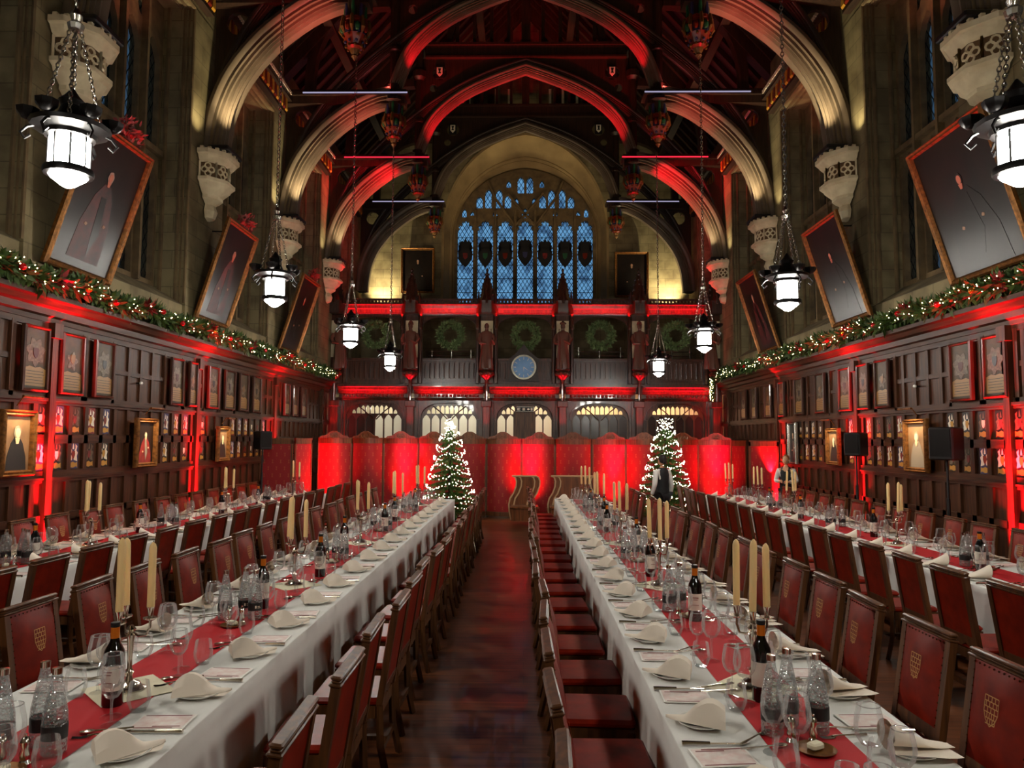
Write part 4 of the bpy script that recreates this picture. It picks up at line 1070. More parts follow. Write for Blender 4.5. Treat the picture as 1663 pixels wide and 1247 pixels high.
# wreaths
for i in range(5):
    cx = (XS[i] + XS[i + 1]) / 2; random.seed(40 + i); f = MB()
    pts = [Vector((.36 * cos(k * pi / 12), 0, .36 * sin(k * pi / 12))) for k in range(25)]
    foliage(f, pts, 1500, .13, .085)
    t = thing('wreath', 'large green leaf wreath hanging in the gallery opening, %s' % ['leftmost one, mostly in shadow', 'second from the left', 'directly above the clock', 'second from the right', 'rightmost one'][i], 'wreath', (cx + .03, 23.86 if i != 2 else 23.86, 5.35), 0, 'gallery wreaths')
    f.build('leaves', 'leafd', t, smooth=False)
    MB().sweep([(p.x, p.z) for p in pts[:-1]], [(-.02, -.02), (.02, -.02), (.02, .02), (-.02, .02)], closed=True).build('ring', 'bark', t)
    MB().tube([(0, 0, .38), (0, .02, .6)], .008, 4).build('ribbon_hanger', 'iron', t)
# handrail behind gallery openings + exhibit case
for i, (a, b_) in enumerate(((-3.2, -1.7), (1.7, 3.3), (4.2, 5.6))):
    r = MB()
    for z in (4.62, 4.76, 4.9): r.tube([(a, 24.6, z), (b_, 24.6, z)], .015, 6)
    for x in (a + .1, (a + b_) / 2, b_ - .1): r.tube([(x, 24.6, 3.7), (x, 24.6, 5.05 if i else 4.95)], .02, 6)
    tag(r.build('metal_railing', 'steel'), 'steel railing seen through the gallery opening, %s' % ['left of the clock', 'right of the clock', 'behind the rightmost wreath'][i], 'railing', 'gallery railings')
# passage behind the lower screen
struct(MB().box(-6.4, 6.4, 26.2, 26.3, 0, 3.45).build('trim_15', 'cream', smooth=False))

# ---------------------------------------------------------------- folding screens
def fabric_mat():
    m = mat('red_brocade', rgb(150, 8, 16), .62, sheen=.2); nt = m.node_tree; N = nt.nodes; L = nt.links; b = N['Principled BSDF']
    tc = N.new('ShaderNodeTexCoord'); sp = N.new('ShaderNodeSeparateXYZ'); L.new(tc.outputs['Object'], sp.inputs[0])
    def ma(op, a, v=None, b_=None):
        n = N.new('ShaderNodeMath'); n.operation = op; L.new(a, n.inputs[0])
        if v is not None: n.inputs[1].default_value = v
        if b_ is not None: L.new(b_, n.inputs[1])
        return n.outputs[0]
    x = ma('ADD', ma('MULTIPLY', sp.outputs[0], 5.2), .0); z = ma('MULTIPLY', sp.outputs[2], 6.0)
    row = ma('MODULO', ma('FLOOR', z), 2.0)
    fx = ma('SUBTRACT', ma('FRACT', ma('ADD', ma('ADD', x, 10.0), b_=ma('MULTIPLY', row, .5))), .5)
    fz = ma('SUBTRACT', ma('FRACT', z), .5)
    ax = ma('ABSOLUTE', fx); az = ma('ABSOLUTE', fz)
    # hourglass-like lily: |x| < .05 + .22*|z|, |z|<.25
    c = ma('LESS_THAN', ma('SUBTRACT', ax, b_=ma('MULTIPLY', az, .34)), .03); d = ma('LESS_THAN', az, .26)
    f = ma('MULTIPLY', ma('MULTIPLY', c, b_=d), .2)
    mx = N.new('ShaderNodeMix'); mx.data_type = 'RGBA'; L.new(f, mx.inputs[0]); mx.inputs[6].default_value = rgb(150, 8, 16); mx.inputs[7].default_value = rgb(214, 150, 84)
    L.new(mx.outputs[2], b.inputs['Base Color']); return m
M['brocade'] = fabric_mat()
M['screenwood'] = wood_mat('screen_wood', rgb(70, 42, 22), rgb(122, 78, 44), .4)
def make_screen(w, bow, crest, h=2.0):
    t = thing('folding_screen', '', 'screen')
    n = 10
    def arc(u): return -bow * (1 - (2 * u - 1) ** 2)
    def strip(x0, x1, z0, z1, off, th, mb):
        vs = []
        for k in range(n + 1):
            u = k / n; x = -w / 2 + w * u; x = x0 + (x1 - x0) * u; y = arc((x + w / 2) / w) + off
            vs += [(x, y, z0), (x, y, z1), (x, y + th, z1), (x, y + th, z0)]
        fs = []
        for k in range(n):
            for q in range(4): fs.append((k * 4 + q, k * 4 + (q + 1) % 4, k * 4 + 4 + (q + 1) % 4, k * 4 + 4 + q))
        mb.add(vs, fs + [(0, 1, 2, 3), (n * 4 + 3, n * 4 + 2, n * 4 + 1, n * 4)])
    a = MB(); strip(-w / 2 + .03, w / 2 - .03, .12, h - .12, .0, .02, a); a.build('fabric_panel', 'brocade', t)
    a = MB(); strip(-w / 2, w / 2, h - .14, h - .02, -.015, .05, a); strip(-w / 2, w / 2, .05, .16, -.015, .05, a); strip(-w / 2, w / 2, h - .03, h, -.03, .08, a)
    a.box(-w / 2, -w / 2 + .045, -.015, .035, 0, h).box(w / 2 - .045, w / 2, -.015, .035, 0, h); a.build('frame', 'screenwood', t, ang=.5)
    if crest:
        o = [(-w * .42, h - .01), (-w * .38, h + .03), (-w * .24, h + .05), (-w * .14, h + .12), (-w * .06, h + .155), (w * .06, h + .155), (w * .14, h + .12), (w * .24, h + .05), (w * .38, h + .03), (w * .42, h - .01)]
        a = MB().plate(o, (), .04, 'XZ', arc(.5) + .0)
        a.sweep(o, [(-.012, -.02), (.012, -.02), (.012, .01), (-.012, .01)], c=arc(.5))
        for q in (-1, 1): a.tube([(q * (.02 + .012 * k) , arc(.5) - .01, h + .03 + .05 * sin(k * .9)) for k in range(9)], .01, 5)
        a.build('carved_pediment', 'screenwood', t)
    return t
seams = [514, 568, 621, 677, 733, 788, 846, 900, 960, 1015, 1074, 1132, 1188]
sc = Proto(make_screen(.86, .2, True)); YS = 18.75
names_ = ['leftmost of the arched row', 'second from left', 'third from left', 'partly behind the left christmas tree', 'just right of the left tree', 'left of the settle benches', 'brightly lit one behind the settles', 'darker one right of centre', 'behind the right settle', 'left of the right christmas tree', 'behind the right christmas tree', 'rightmost pink lit one']
for i in range(12):
    x0 = (seams[i] - 852) * YS / 1200 + .03; x1 = (seams[i + 1] - 852) * YS / 1200 + .03
    zig = .0
    o = sc.put(((x0 + x1) / 2, YS + .1 + (.05 if i % 2 else 0), 0), .12 * (-1) ** i, 'red brocade folding screen panel with carved top, ' + names_[i], scale=((x1 - x0 + .01) / .87, 1, 1)); o['category'] = 'screen'; o['group'] = 'arched red screen panels'
sc2 = Proto(make_screen(.75, .0, False, 1.98))
for i, (x, y, a, lb, s) in enumerate(((-6.0, 17.9, .1, 'dark patterned red screen panel against the left wall', 1), (-5.5, 18.4, .95, 'dark patterned red screen panel second from the left wall', .6), (5.38, 18.75, .35, 'narrow red lit flat screen panel right of the arched row', .6), (5.92, 18.45, -.1, 'dark patterned red screen panel against the right wall', .95))):
    o = sc2.put((x, y, 0), a if i != 1 else .75, lb, scale=(s, 1, 1)); o['category'] = 'screen'; o['group'] = 'plain topped dark screen panels'

M['pine'] = mat('pine_green', rgb(86, 128, 44), .6, noise=rgb(48, 84, 28), scale=8)
# ---------------------------------------------------------------- christmas trees
def tree(x, y, h, w, label, seed, open_=False):
    random.seed(seed); t = thing('christmas_tree', label, 'christmas tree', (x, y, 0), 0, 'lit christmas trees')
    MB().tube([(0, 0, 0), (0, 0, h * .95)], [.05, .012], 8).build('trunk', 'bark', t)
    MB().lathe([(.2, 0), (.24, .04), (.2, .28), (.17, .28)], n=14).build('stand', 'black', t)
    f = MB(); bl = []; tiers = 15
    br_ = MB()
    for k in range(tiers):
        z = .25 + (h - .45) * k / tiers; R = w * (1 - k / tiers) ** .8 + .05; nb = int(10 + 10 * (1 - k / tiers))
        if open_ and k > tiers - 4: R *= 1.5
        for q in range(nb):
            a = 2 * pi * (q + random.random() * .6) / nb + k; r = R * random.uniform(.82, 1.08)
            tip = Vector((r * cos(a), r * sin(a), z + r * .12 - .06)); base = Vector((0, 0, z + .1))
            br_.tube([base, (base + tip) / 2 + Vector((0, 0, -.02)), tip], [.008, .006, .003], 3, False)
            for j in range(int(26 * r / .4) + 8):
                u = random.uniform(.2, 1.05); p = base.lerp(tip, u); d = (tip - base).normalized() + Vector((random.gauss(0, .7), random.gauss(0, .7), random.gauss(0, .5)))
                d = d.normalized() * .075; e = d.cross(Vector((random.random(), .3, 1))).normalized() * .009
                f.add([p + e, p - e, p + d], [(0, 1, 2)])
                if j % 2 == 0: f.add([p + e * 1.4, p - e * 1.4, p - d * .4 + Vector((0, 0, -.07))], [(0, 1, 2)])
    f.build('needles', 'pine', t, smooth=False); br_.build('branches', 'bark', t)
    b_ = MB(); nl = 520
    for k in range(nl):   # strings wound round the tree
        u = k / nl; z = .3 + (h - .35) * u; R = w * (1 - (z - .25) / (h - .2)) ** .8 + .06
        a = u * 2 * pi * 9.3 + random.gauss(0, .05); zz = z + .05 * sin(a * 3.7) + random.gauss(0, .018)
        if u > .86:
            R = random.uniform(.02, .13 if not open_ else .2); a = random.uniform(0, 6.28); zz = z + random.uniform(-.03, .06)
        b_.octa((R * 1.02 * cos(a), R * 1.02 * sin(a), zz), .0115)
    o = b_.build('string_lights', 'bulbt', t, smooth=False); o['kind'] = 'stuff'
    return t
tree(-1.74, 17.35, 2.45, .62, 'bushy lit christmas tree between the screens and left centre table', 5)
tree(3.3, 17.42, 2.5, .66, 'lit christmas tree with white lights behind the dark haired waiter', 9, True)

# ---------------------------------------------------------------- curved settles
def make_settle(flip):
    t = thing('curved_settle', '', 'bench'); s = -1 if flip else 1
    # S-curved end panel in XZ, extruded in Y; the seat runs between end and back
    cur = [(0, 1.16), (.1, 1.13), (.15, 1.04), (.15, .92), (.1, .76), (.03, .6), (-.03, .45), (-.05, .3), (-.04, .06)]
    pts = [(x * s, z) for x, z in cur]
    MB().sweep(pts, [(-.02, 0), (.02, 0), (.02, .62), (-.02, .62)], c=-.31).build('curved_end', 'settle', t)
    for yy in (-.325, .29): MB().sweep(pts, [(-.028, 0), (.028, 0), (.028, .03), (-.028, .03)], c=yy).build('pale_edge', 'trimw', t)
    MB().sweep(pts, [(.021, 0), (.026, 0), (.026, .02), (.021, .02)], c=-.14).build('inlay_line', 'trimw', t)
    return t
a = thing('curved_settle', 'high curved wooden settle with pale edges, left one facing the aisle', 'bench', (.06, 17.5, 0), 0, 'curved settles')
def settle(t, x0, x1, s):
    cur = [(0, 1.12), (.06, 1.09), (.09, 1.0), (.08, .88), (.02, .72), (-.06, .6), (-.09, .46), (-.08, .3), (-.04, .1)]
    L = [(x0 + x, z) for x, z in cur]; R = [(x1 + x * s, z) for x, z in cur]
    vs = []; n = len(L)
    for (a_, b_), (c_, d_) in zip(L, R): vs += [(a_, -.0, b_), (c_, -.0, d_), (a_, .05, b_), (c_, .05, d_)]
    fs = []
    for k in range(n - 1):
        o = k * 4; fs += [(o, o + 1, o + 5, o + 4), (o + 3, o + 2, o + 6, o + 7), (o, o + 4, o + 6, o + 2), (o + 1, o + 3, o + 7, o + 5)]
    fs += [(0, 2, 3, 1), (n * 4 - 4, n * 4 - 3, n * 4 - 1, n * 4 - 2)]
    MB().add(vs, fs).build('back_board', 'settle', t)
    for k, P in enumerate((L, [(a_ + .12, b_) for a_, b_ in L], [(a_ - .12, b_) for a_, b_ in R], R)):
        MB().sweep(P, [(-.016, 0), (.016, 0), (.016, .03), (-.016, .03)], c=-.022).build('pale_band', 'trimw', t)
    MB().bbox(x0 - .02, x1 + .02, -.03, .06, 1.1, 1.14, .01).build('top_rail', 'trimw', t)
    MB().bbox(x0 - .05, x1 + .05, -.5, .05, .4, .45, .01).box(x0 - .02, x1 + .02, -.45, 0, .12, .4).build('seat', 'settle', t, smooth=False)
settle(a, -.33, .22, 1)
b_ = thing('curved_settle', 'low backed wooden settle with pale top rail, right one beside the table end', 'bench', (1.15, 17.55, 0), 0, 'curved settles')
settle(b_, -.5, .5, -1)

# ---------------------------------------------------------------- loudspeakers
def speaker(x, y, z, w, h, label, aim):
    t = thing('loudspeaker', label, 'loudspeaker', (x, y, 0), aim, 'loudspeakers on poles')
    MB().bbox(-w / 2, w / 2, -.16, .16, z, z + h, .02).build('cabinet', 'black', t)
    g_ = MB().box(-w / 2 + .03, w / 2 - .03, -.172, -.162, z + .05, z + h - .03); g_.build('grille', 'iron', t, smooth=False)
    MB().tube([(0, 0, .9), (0, 0, z + .05)], .018, 8).tube([(0, 0, .35), (0, 0, 1.2)], .026, 8).build('pole', 'black', t)
    for k in range(3):
        a = k * 2 * pi / 3 + .5; MB().tube([(0, 0, .75), (.34 * cos(a), .34 * sin(a), .02)], .013, 6).build('leg', 'black', t)
speaker(5.92, 10.5, 1.73, .34, .46, 'black loudspeaker on a pole before the pale lit portrait, nearer right', -1.0)
speaker(5.95, 13.4, 1.72, .3, .42, 'black loudspeaker on a pole by the red uplit post, farther right', -.9)
speaker(-5.98, 16.85, 1.72, .3, .42, 'black loudspeaker on a pole at the left wall near the screens', .9)

# ---------------------------------------------------------------- red uplighters
def spot(name, loc, to, e, col, ang, blend=.6, r=.05, parent=None):
    L = bpy.data.lights.new(name, 'SPOT'); L.energy = e; L.color = col; L.spot_size = radians(ang); L.spot_blend = blend; L.shadow_soft_size = r
    o = bpy.data.objects.new(name, L); COL.objects.link(o); o.location = loc
    o.rotation_euler = (Vector(to) - Vector(loc)).to_track_quat('-Z', 'Y').to_euler(); return o
RED = (1, .006, .022); PINK = (1, .015, .2)
def make_upl():
    t = thing('led_uplighter', '', 'uplighter')
    MB().lathe([(.02, 0), (.1, .01), (.1, .03), (.085, .04), (.085, .2), (.075, .21)], n=12).build('can', 'black', t)
    MB().lathe([(.0, .2), (.07, .2)], n=12).build('lens', 'led_r', t)
    return t
up_ = Proto(make_upl())
for sx in (-1, 1):
    for i, y in enumerate((9.65, 14.05, 18.4)):
        x = sx * 6.17
        o = up_.put((x, y, 0), 0, 'small black floor uplighter at the %s panelling, %s' % ('left' if sx < 0 else 'right', onth(i))); o['category'] = 'uplighter'; o['group'] = 'red uplighters'
        spot('red_uplight', (x, y, .23), (sx * 6.48, y, 3.7), 7500, RED, 21, .9)
        spot('red_uplight', (x, y, .23), (sx * 6.3, y, 1.6), (900 if i < 2 else 120), RED, 60, 1)
        spot('cornice_uplight', (x - sx * .1, y, 1.2), (sx * 6.22, y, 3.7), 900, RED, 78, 1)
for i, (pxx, e, c) in enumerate(((522, 800, RED), (660, 900, PINK), (858, 900, PINK), (1002, 900, PINK), (1166, 1100, PINK))):
    x = (pxx - 852) * 18.3 / 1200
    o = up_.put((x, 18.3, 0), 0, 'small black red-lit uplighter at the foot of the red screens, %s' % ['far left', 'left of the left tree', 'by the settles', 'right of the settles', 'far right'][i]); o['category'] = 'uplighter'; o['group'] = 'red uplighters'
    spot('screen_uplight', (x, 18.15, .23), (x + .02, 18.68, 1.5), e * .13, RED, 95, .9)
    spot('screen_uplight', (x, 18.2, .23), (x + .02, 18.7, 2.0), e * .7, c, 36, 1)
    spot('screen_uplight', (x, 18.15, .23), (x + .02, 19.6, 3.0), 160, RED, 60, .9)
# ---------------------------------------------------------------- chairs
def make_chair():
    """faces +Y (sitter looks to +Y); back at y=0; origin on the floor under the back"""
    t = thing('dining_chair', '', 'chair')
    W_ = .225; lean = radians(-9)
    def lb(mb, st=0):   # lean back about the seat rear edge
        R = Matrix.Translation((0, .03, .45)) @ Matrix.Rotation(-lean, 4, 'X') @ Matrix.Translation((0, -.03, -.45)); mb.xf(R, st); return mb
    MB().bbox(-W_ + .005, W_ - .005, .03, .45, .425, .475, .018).build('seat', 'leather', t)
    MB().box(-W_ + .01, W_ - .01, .03, .055, .36, .43).box(-W_ + .01, W_ - .01, .42, .445, .36, .43).box(-W_ + .01, -W_ + .035, .05, .42, .36, .43).box(W_ - .035, W_ - .01, .05, .42, .36, .43).build('seat_rail', 'chairwood', t, smooth=False)
    for s in (-1, 1):
        MB().bbox(s * (W_ - .02) - .02, s * (W_ - .02) + .02, .405, .445, 0, .42, .006).build('leg', 'chairwood', t, smooth=False)
        MB().tube([(s * (W_ - .02), -.02, 0), (s * (W_ - .02), .025, .2), (s * (W_ - .02), .035, .45)], .022, 4).build('leg', 'chairwood', t, smooth=False)
    b_ = MB(); 
    for s in (-1, 1): b_.box(s * (W_ - .02) - .022, s * (W_ - .02) + .022, .012, .05, .44, 1.0)
    b_.box(-W_ + .02, W_ - .02, .016, .046, .495, .54); lb(b_); b_.build('back_frame', 'chairwood', t, smooth=False)
    sc_ = MB().plate([(-W_ + .02, .5), (-.16, .485), (-.12, .455), (-.07, .48), (-.03, .46), (0, .445), (.03, .46), (.07, .48), (.12, .455), (.16, .485), (W_ - .02, .5)], (), .022, 'XZ', .02); lb(sc_).build('scalloped_apron', 'chairwood', t, smooth=False)
    c = MB().bbox(-W_ - .008, W_ + .008, .006, .06, .985, 1.0, .005).bbox(-W_, W_, .014, .052, .998, 1.012, .005).bbox(-W_ - .004, W_ + .004, .01, .058, 1.01, 1.03, .007); lb(c).build('crest_rail', 'chairwood', t)
    # padded back: bulging front face and flat rear
    p = MB(); n = 5; x0, x1, z0, z1 = -W_ + .036, W_ - .036, .54, .985
    vs = []; 
    for j in range(n + 1):
        for i in range(n + 1):
            u, v = i / n, j / n; e = min(1, 3.4 * min(u, 1 - u, v, 1 - v)); vs.append((x0 + (x1 - x0) * u, .046 + .034 * e, z0 + (z1 - z0) * v))
    p.add(vs, [(j * (n + 1) + i, j * (n + 1) + i + 1, (j + 1) * (n + 1) + i + 1, (j + 1) * (n + 1) + i) for j in range(n) for i in range(n)])
    p.box(x0, x1, .02, .046, z0, z1); lb(p); p.build('padded_back', 'leather', t)
    q = MB()
    for k in range(12):
        x = x0 + .01 + (x1 - x0 - .02) * k / 11
        q.octa((x, .052, z1 - .014), .006)
    for k in range(12):
        z = z0 + .015 + (z1 - z0 - .03) * k / 11
        for x in (x0 + .008, x1 - .008): q.octa((x, .05, z), .0055)
    lb(q).build('nail_heads', 'nail', t, smooth=False)
    e = MB(); cz = .8
    def st(pts): 
        for a, b_ in zip(pts, pts[1:]):
            d = Vector((b_[0] - a[0], b_[1] - a[1])); l = d.length; d = d / l; nn = Vector((-d.y, d.x)) * .0022
            e.add([(a[0] + nn.x, .0815, a[1] + nn.y), (b_[0] + nn.x, .0815, b_[1] + nn.y), (b_[0] - nn.x, .0815, b_[1] - nn.y), (a[0] - nn.x, .0815, a[1] - nn.y)], [(0, 1, 2, 3)])
    st([(-.045, cz + .06), (.045, cz + .06), (.045, cz - .01), (.03, cz - .045), (0, cz - .07), (-.03, cz - .045), (-.045, cz - .01), (-.045, cz + .06)])
    for r in range(5):
        z = cz + .06 - .024 * (r + 1) ; hw = .045 if r < 3 else .03
        st([(-hw, z), (hw, z)])
        for k in range(4):
            x = -hw + hw * 2 * (k + .5 * (r % 2)) / 4
            st([(x, z), (x, z + .024)])
    lb(e).build('embroidered_shield', 'stitch', t, smooth=False)
    MB().box(-W_ + .03, W_ - .03, .012, .034, .15, .19).box(-.02, .02, .02, .42, .16, .185).box(-W_ + .03, W_ - .03, .405, .43, .15, .19).build('stretcher', 'chairwood', t, smooth=False)
    return t
chair = Proto(make_chair())
PITCH = .67
TB = {  # name: (x0, x1, y0, y1, text)
    'ML': (-2.50, -1.43, 1.7, 15.35, 'left centre table'), 'MR': (.64, 1.69, 1.7, 15.6, 'right centre table'),
    'OL': (-5.50, -4.45, 4.9, 16.7, 'left wall table'), 'OR': (3.95, 5.05, 4.6, 17.0, 'right wall table')}
ROWS = [  # table, side (+1 = right edge), chair-back distance from the cloth, first centre, y start, y end, text
    ('ML', 1, .60, 2.65, 2.3, 15.1, 'aisle side of the left centre table'), ('ML', -1, .37, 3.76, 3.3, 15.1, 'wall side of the left centre table'),
    ('MR', -1, .48, 2.36, 2.2, 15.4, 'aisle side of the right centre table'), ('MR', 1, .43, 2.75, 2.4, 15.4, 'wall side of the right centre table'),
    ('OL', 1, .53, 5.39, 5.2, 16.5, 'inner side of the left wall table'), ('OL', -1, .36, 7.35, 7.3, 16.2, 'panelling side of the left wall table'),
    ('OR', -1, .6, 4.51, 4.4, 16.4, 'inner side of the right wall table'), ('OR', 1, .42, 7.0, 6.9, 16.2, 'panelling side of the right wall table')]
SEATS = []
random.seed(21)
for tb, sd, gap, y, ys, ye, txt in ROWS:
    x0, x1 = TB[tb][:2]; ex = x1 if sd > 0 else x0; i = 0
    while y < ye:
        j = random.uniform(-.03, .03)
        xb = ex + sd * (gap + j)
        o = chair.put((xb, y, 0), (pi / 2 if sd > 0 else -pi / 2) + random.uniform(-.05, .05), 'red leather dining chair, %s, %s' % (onth(i), txt.replace('of the ', 'of ').replace('the ', '')))
        o['category'] = 'chair'; o['group'] = 'red leather chairs on the ' + txt
        SEATS.append((tb, sd, ex, y, i, txt)); y += PITCH; i += 1

# ---------------------------------------------------------------- tables and cloths
T = .745
for k, (x0, x1, y0, y1, txt) in TB.items():
    t = thing('banquet_table', 'long banquet table under the white cloth, the ' + txt, 'table', ((x0 + x1) / 2, y0, 0), 0, 'long banquet tables')
    w = (x1 - x0) / 2
    MB().box(-w + .012, w - .012, .012, y1 - y0 - .012, T - .03, T - .004).build('tabletop', 'chairwood', t, smooth=False)
    for a in (.5, (y1 - y0) / 2, y1 - y0 - .5):
        for s in (-1, 1): MB().box(s * (w - .12) - .02, s * (w - .12) + .02, a - .02, a + .02, 0, T - .03).build('leg', 'steel', t, smooth=False)
    random.seed(len(txt)); c = MB()
    # cloth: loop of points round the table, dropped in rings
    loop = []; st_ = .06
    def edge(ax, ay, bx_, by):
        n = max(2, int(math.hypot(bx_ - ax, by - ay) / st_))
        for q in range(n): loop.append((ax + (bx_ - ax) * q / n, ay + (by - ay) * q / n))
    edge(x0, y0, x1, y0); edge(x1, y0, x1, y1); edge(x1, y1, x0, y1); edge(x0, y1, x0, y0)
    cx, cy = (x0 + x1) / 2, (y0 + y1) / 2; N = len(loop); vs = []; ph = [0.0]
    for q in range(N): ph.append(ph[-1] + random.uniform(.18, .62))
    rings = [(T + .001, 0), (T - .004, .006), (T - .06, .008), (T - .25, .018), (T - .42, .024), (.24, .03)]
    for ri, (z, o_) in enumerate(rings):
        for q, (x, y) in enumerate(loop):
            nx = 1 if x >= x1 - 1e-6 else (-1 if x <= x0 + 1e-6 else 0); ny = 1 if y >= y1 - 1e-6 else (-1 if y <= y0 + 1e-6 else 0)
            a = max(0, ri - 1) / 4; wv = .022 * a * sin(ph[q] * 1.4) + .012 * a * sin(ph[q] * .37)
            vs.append((x + nx * (o_ + wv), y + ny * (o_ + wv), z))
    fs = [tuple(range(N))] + [(r * N + q, r * N + (q + 1) % N, (r + 1) * N + (q + 1) % N, (r + 1) * N + q) for r in range(len(rings) - 1) for q in range(N)]
    c.add(vs, fs)
    o = c.build('tablecloth', 'cloth', ang=.9); tag(o, 'white linen cloth hanging over the ' + txt, 'tablecloth', 'white tablecloths')
    ru = MB(); n = 60
    rx = cx + (.0 if k != 'MR' else .02)
    for q in range(n):
        a, b_ = y0 + .1 + (y1 - y0 - .2) * q / n, y0 + .1 + (y1 - y0 - .2) * (q + 1) / n
        ru.add([(rx - .18, a, T + .004), (rx + .18, a, T + .004), (rx + .18, b_, T + .004), (rx - .18, b_, T + .004)], [(0, 1, 2, 3)])
    o = ru.build('table_runner', 'runner', smooth=False); tag(o, 'red runner along the middle of the ' + txt, 'table runner', 'red table runners')

# ---------------------------------------------------------------- tableware
Z = T + .003
def make_wineglass():
    t = thing('wine_glass', '', 'glass')
    MB().openlathe([(.006, .092), (.022, .098), (.036, .118), (.041, .14), (.038, .168), (.031, .2)], n=14).build('bowl', 'glass', t)
    MB().openlathe([(.0302, .1985), (.0316, .2002), (.0302, .2015), (.0296, .2), (.0302, .1985)], n=16).build('rim', 'rim', t)
    MB().lathe([(.036, 0), (.034, .003), (.008, .007), (.004, .015), (.0035, .08), (.008, .092)], n=12).build('stem', 'glass', t)
    return t
def make_tumbler():
    o = MB().openlathe([(.001, .003), (.026, .003), (.031, .01), (.041, .035), (.042, .055), (.036, .1), (.034, .11)], n=14).lathe([(.024, 0), (.028, .001), (.028, .006), (.01, .008)], n=14).build('water_tumbler', 'glass'); return tag(o, '', 'glass')
def make_plate(r=.085):
    o = MB().lathe([(.0, .004), (r * .55, .004), (r * .62, .0), (r * .66, .004), (r, .016), (r, .019), (r * .68, .009), (0, .008)], n=24).build('side_plate', 'plate'); return tag(o, '', 'plate')
def make_napkin():
    """rolled cone of linen, mouth towards -X, tail towards +X"""
    m_ = MB(); n = 40; rows = 7; vs = []
    for r in range(rows + 1):
        u = r / rows; x = -.085 + .21 * u; R = .042 * (1 - u) ** .8 + .015; 
        for k in range(n + 1):
            a = -2.4 + 14.5 * k / n; rr = R * (1 - .72 * k / n); fl = 1 - .35 * u
            yy = rr * cos(a) * (1 + 1.1 * u); zz = rr * sin(a) * (1 - .72 * u) * fl + R * (1 - .72 * u) + .006
            if k < 3: yy -= .012 * (3 - k) * (1 + u)
            vs.append((x + (.03 * sin(k / n * 3.1) * (1 if r == rows else 0)), yy, max(.003, zz)))
    m_.add(vs, [(r * (n + 1) + k, r * (n + 1) + k + 1, (r + 1) * (n + 1) + k + 1, (r + 1) * (n + 1) + k) for r in range(rows) for k in range(n)])
    o = m_.build('napkin', 'napkin', ang=1.2); return tag(o, '', 'napkin')
def make_napkin2():
    """folded cloth draped to a point"""
    m_ = MB(); vs = []; n = 10
    for i in range(n + 1):
        u = i / n; x = -.09 + .22 * u; hw = .075 * (1 - u) ** .7 + .004; h = .078 * sin(min(1, (u + .12) * 1.3) * pi) ** .8 * (1 - .4 * u) + .01
        for k, (yy, zz) in enumerate(((-1.0, .003), (-.8, .5), (-.25, 1.0), (.35, .92), (.85, .45), (1.05, .003))):
            vs.append((x, hw * yy, .012 + h * zz * (1 if 0 < k < 5 else .1)))
    m_.add(vs, [(i * 6 + k, i * 6 + k + 1, (i + 1) * 6 + k + 1, (i + 1) * 6 + k) for i in range(n) for k in range(5)] + [(0, 1, 2, 3, 4, 5)])
    m_.add([(-.06, -.07, .01), (.11, -.05, .006), (.13, .0, .012), (-.05, .03, .03)], [(0, 1, 2, 3)])
    o = m_.build('napkin', 'napkin', ang=.5); return tag(o, '', 'napkin')
def make_menu():
    t = thing('menu_card', '', 'menu card')
    MB().box(-.105, .105, -.075, .075, 0, .003).build('cover', 'cardw', t, smooth=False)
    c = MB().use('card').box(-.097, .097, -.068, .068, .003, .0036)
    c.use('ink').box(-.085, .06, -.066, -.058, .0036, .004).box(-.02, .085, -.052, -.045, .0036, .004).box(-.09, .09, .06, .066, .0036, .004); c.build('printed_page', None, t, smooth=False)
    return t
def make_fork():
    m_ = MB().tube([(-.09, 0, .004), (-.03, 0, .007), (.03, 0, .01), (.05, 0, .006)], [.006, .0035, .003, .007], 6)
    for k in range(4): m_.tube([(.048, -.009 + .006 * k, .006), (.07, -.009 + .006 * k, .004), (.1, -.009 + .006 * k, .008)], .0018, 4)
    m_.tube([(.046, -.01, .006), (.046, .01, .006)], .003, 4)
    return tag(m_.build('fork', 'silver'), '', 'cutlery')
def make_knife():
    t = thing('table_knife', '', 'cutlery')
    MB().tube([(-.12, 0, .007), (-.1, 0, .008), (-.02, 0, .007)], [.009, .008, .006], 8).build('handle', 'silver', t)
    MB().prism([(-.02, -.006), (.09, -.008), (.115, .004), (-.02, .006)], .002, 'XY', .005).build('blade', 'silver', t, smooth=False)
    return t
def make_spoon():
    m_ = MB().tube([(-.09, 0, .004), (-.03, 0, .007), (.04, 0, .008)], [.006, .003, .0035], 6); m_.ell((.065, 0, .008), .028, .018, .006, 10, 5)
    return tag(m_.build('spoon', 'silver'), '', 'cutlery')
P_ = dict(wg=Proto(make_wineglass()), tb=Proto(make_tumbler()), pl=Proto(make_plate()), na=Proto(make_napkin()), nb=Proto(make_napkin2()), me=Proto(make_menu()), fo=Proto(make_fork()), kn=Proto(make_knife()), sp=Proto(make_spoon()))
random.seed(5); ng = 0
SCL = dict(pl=1.2, na=1.2, nb=1.16, me=1.12, fo=1.15, kn=1.15, sp=1.15, tb=1.2)
def put(k, loc, rz_, label, cat, grp, scale=None):
    if scale is None: s = SCL[k]; scale = (s, s, s)
    o = P_[k].put(loc, rz_, label, scale); o['category'] = cat; o['group'] = grp; return o
SEATS.sort(key=lambda s: math.hypot(s[2], s[3]))
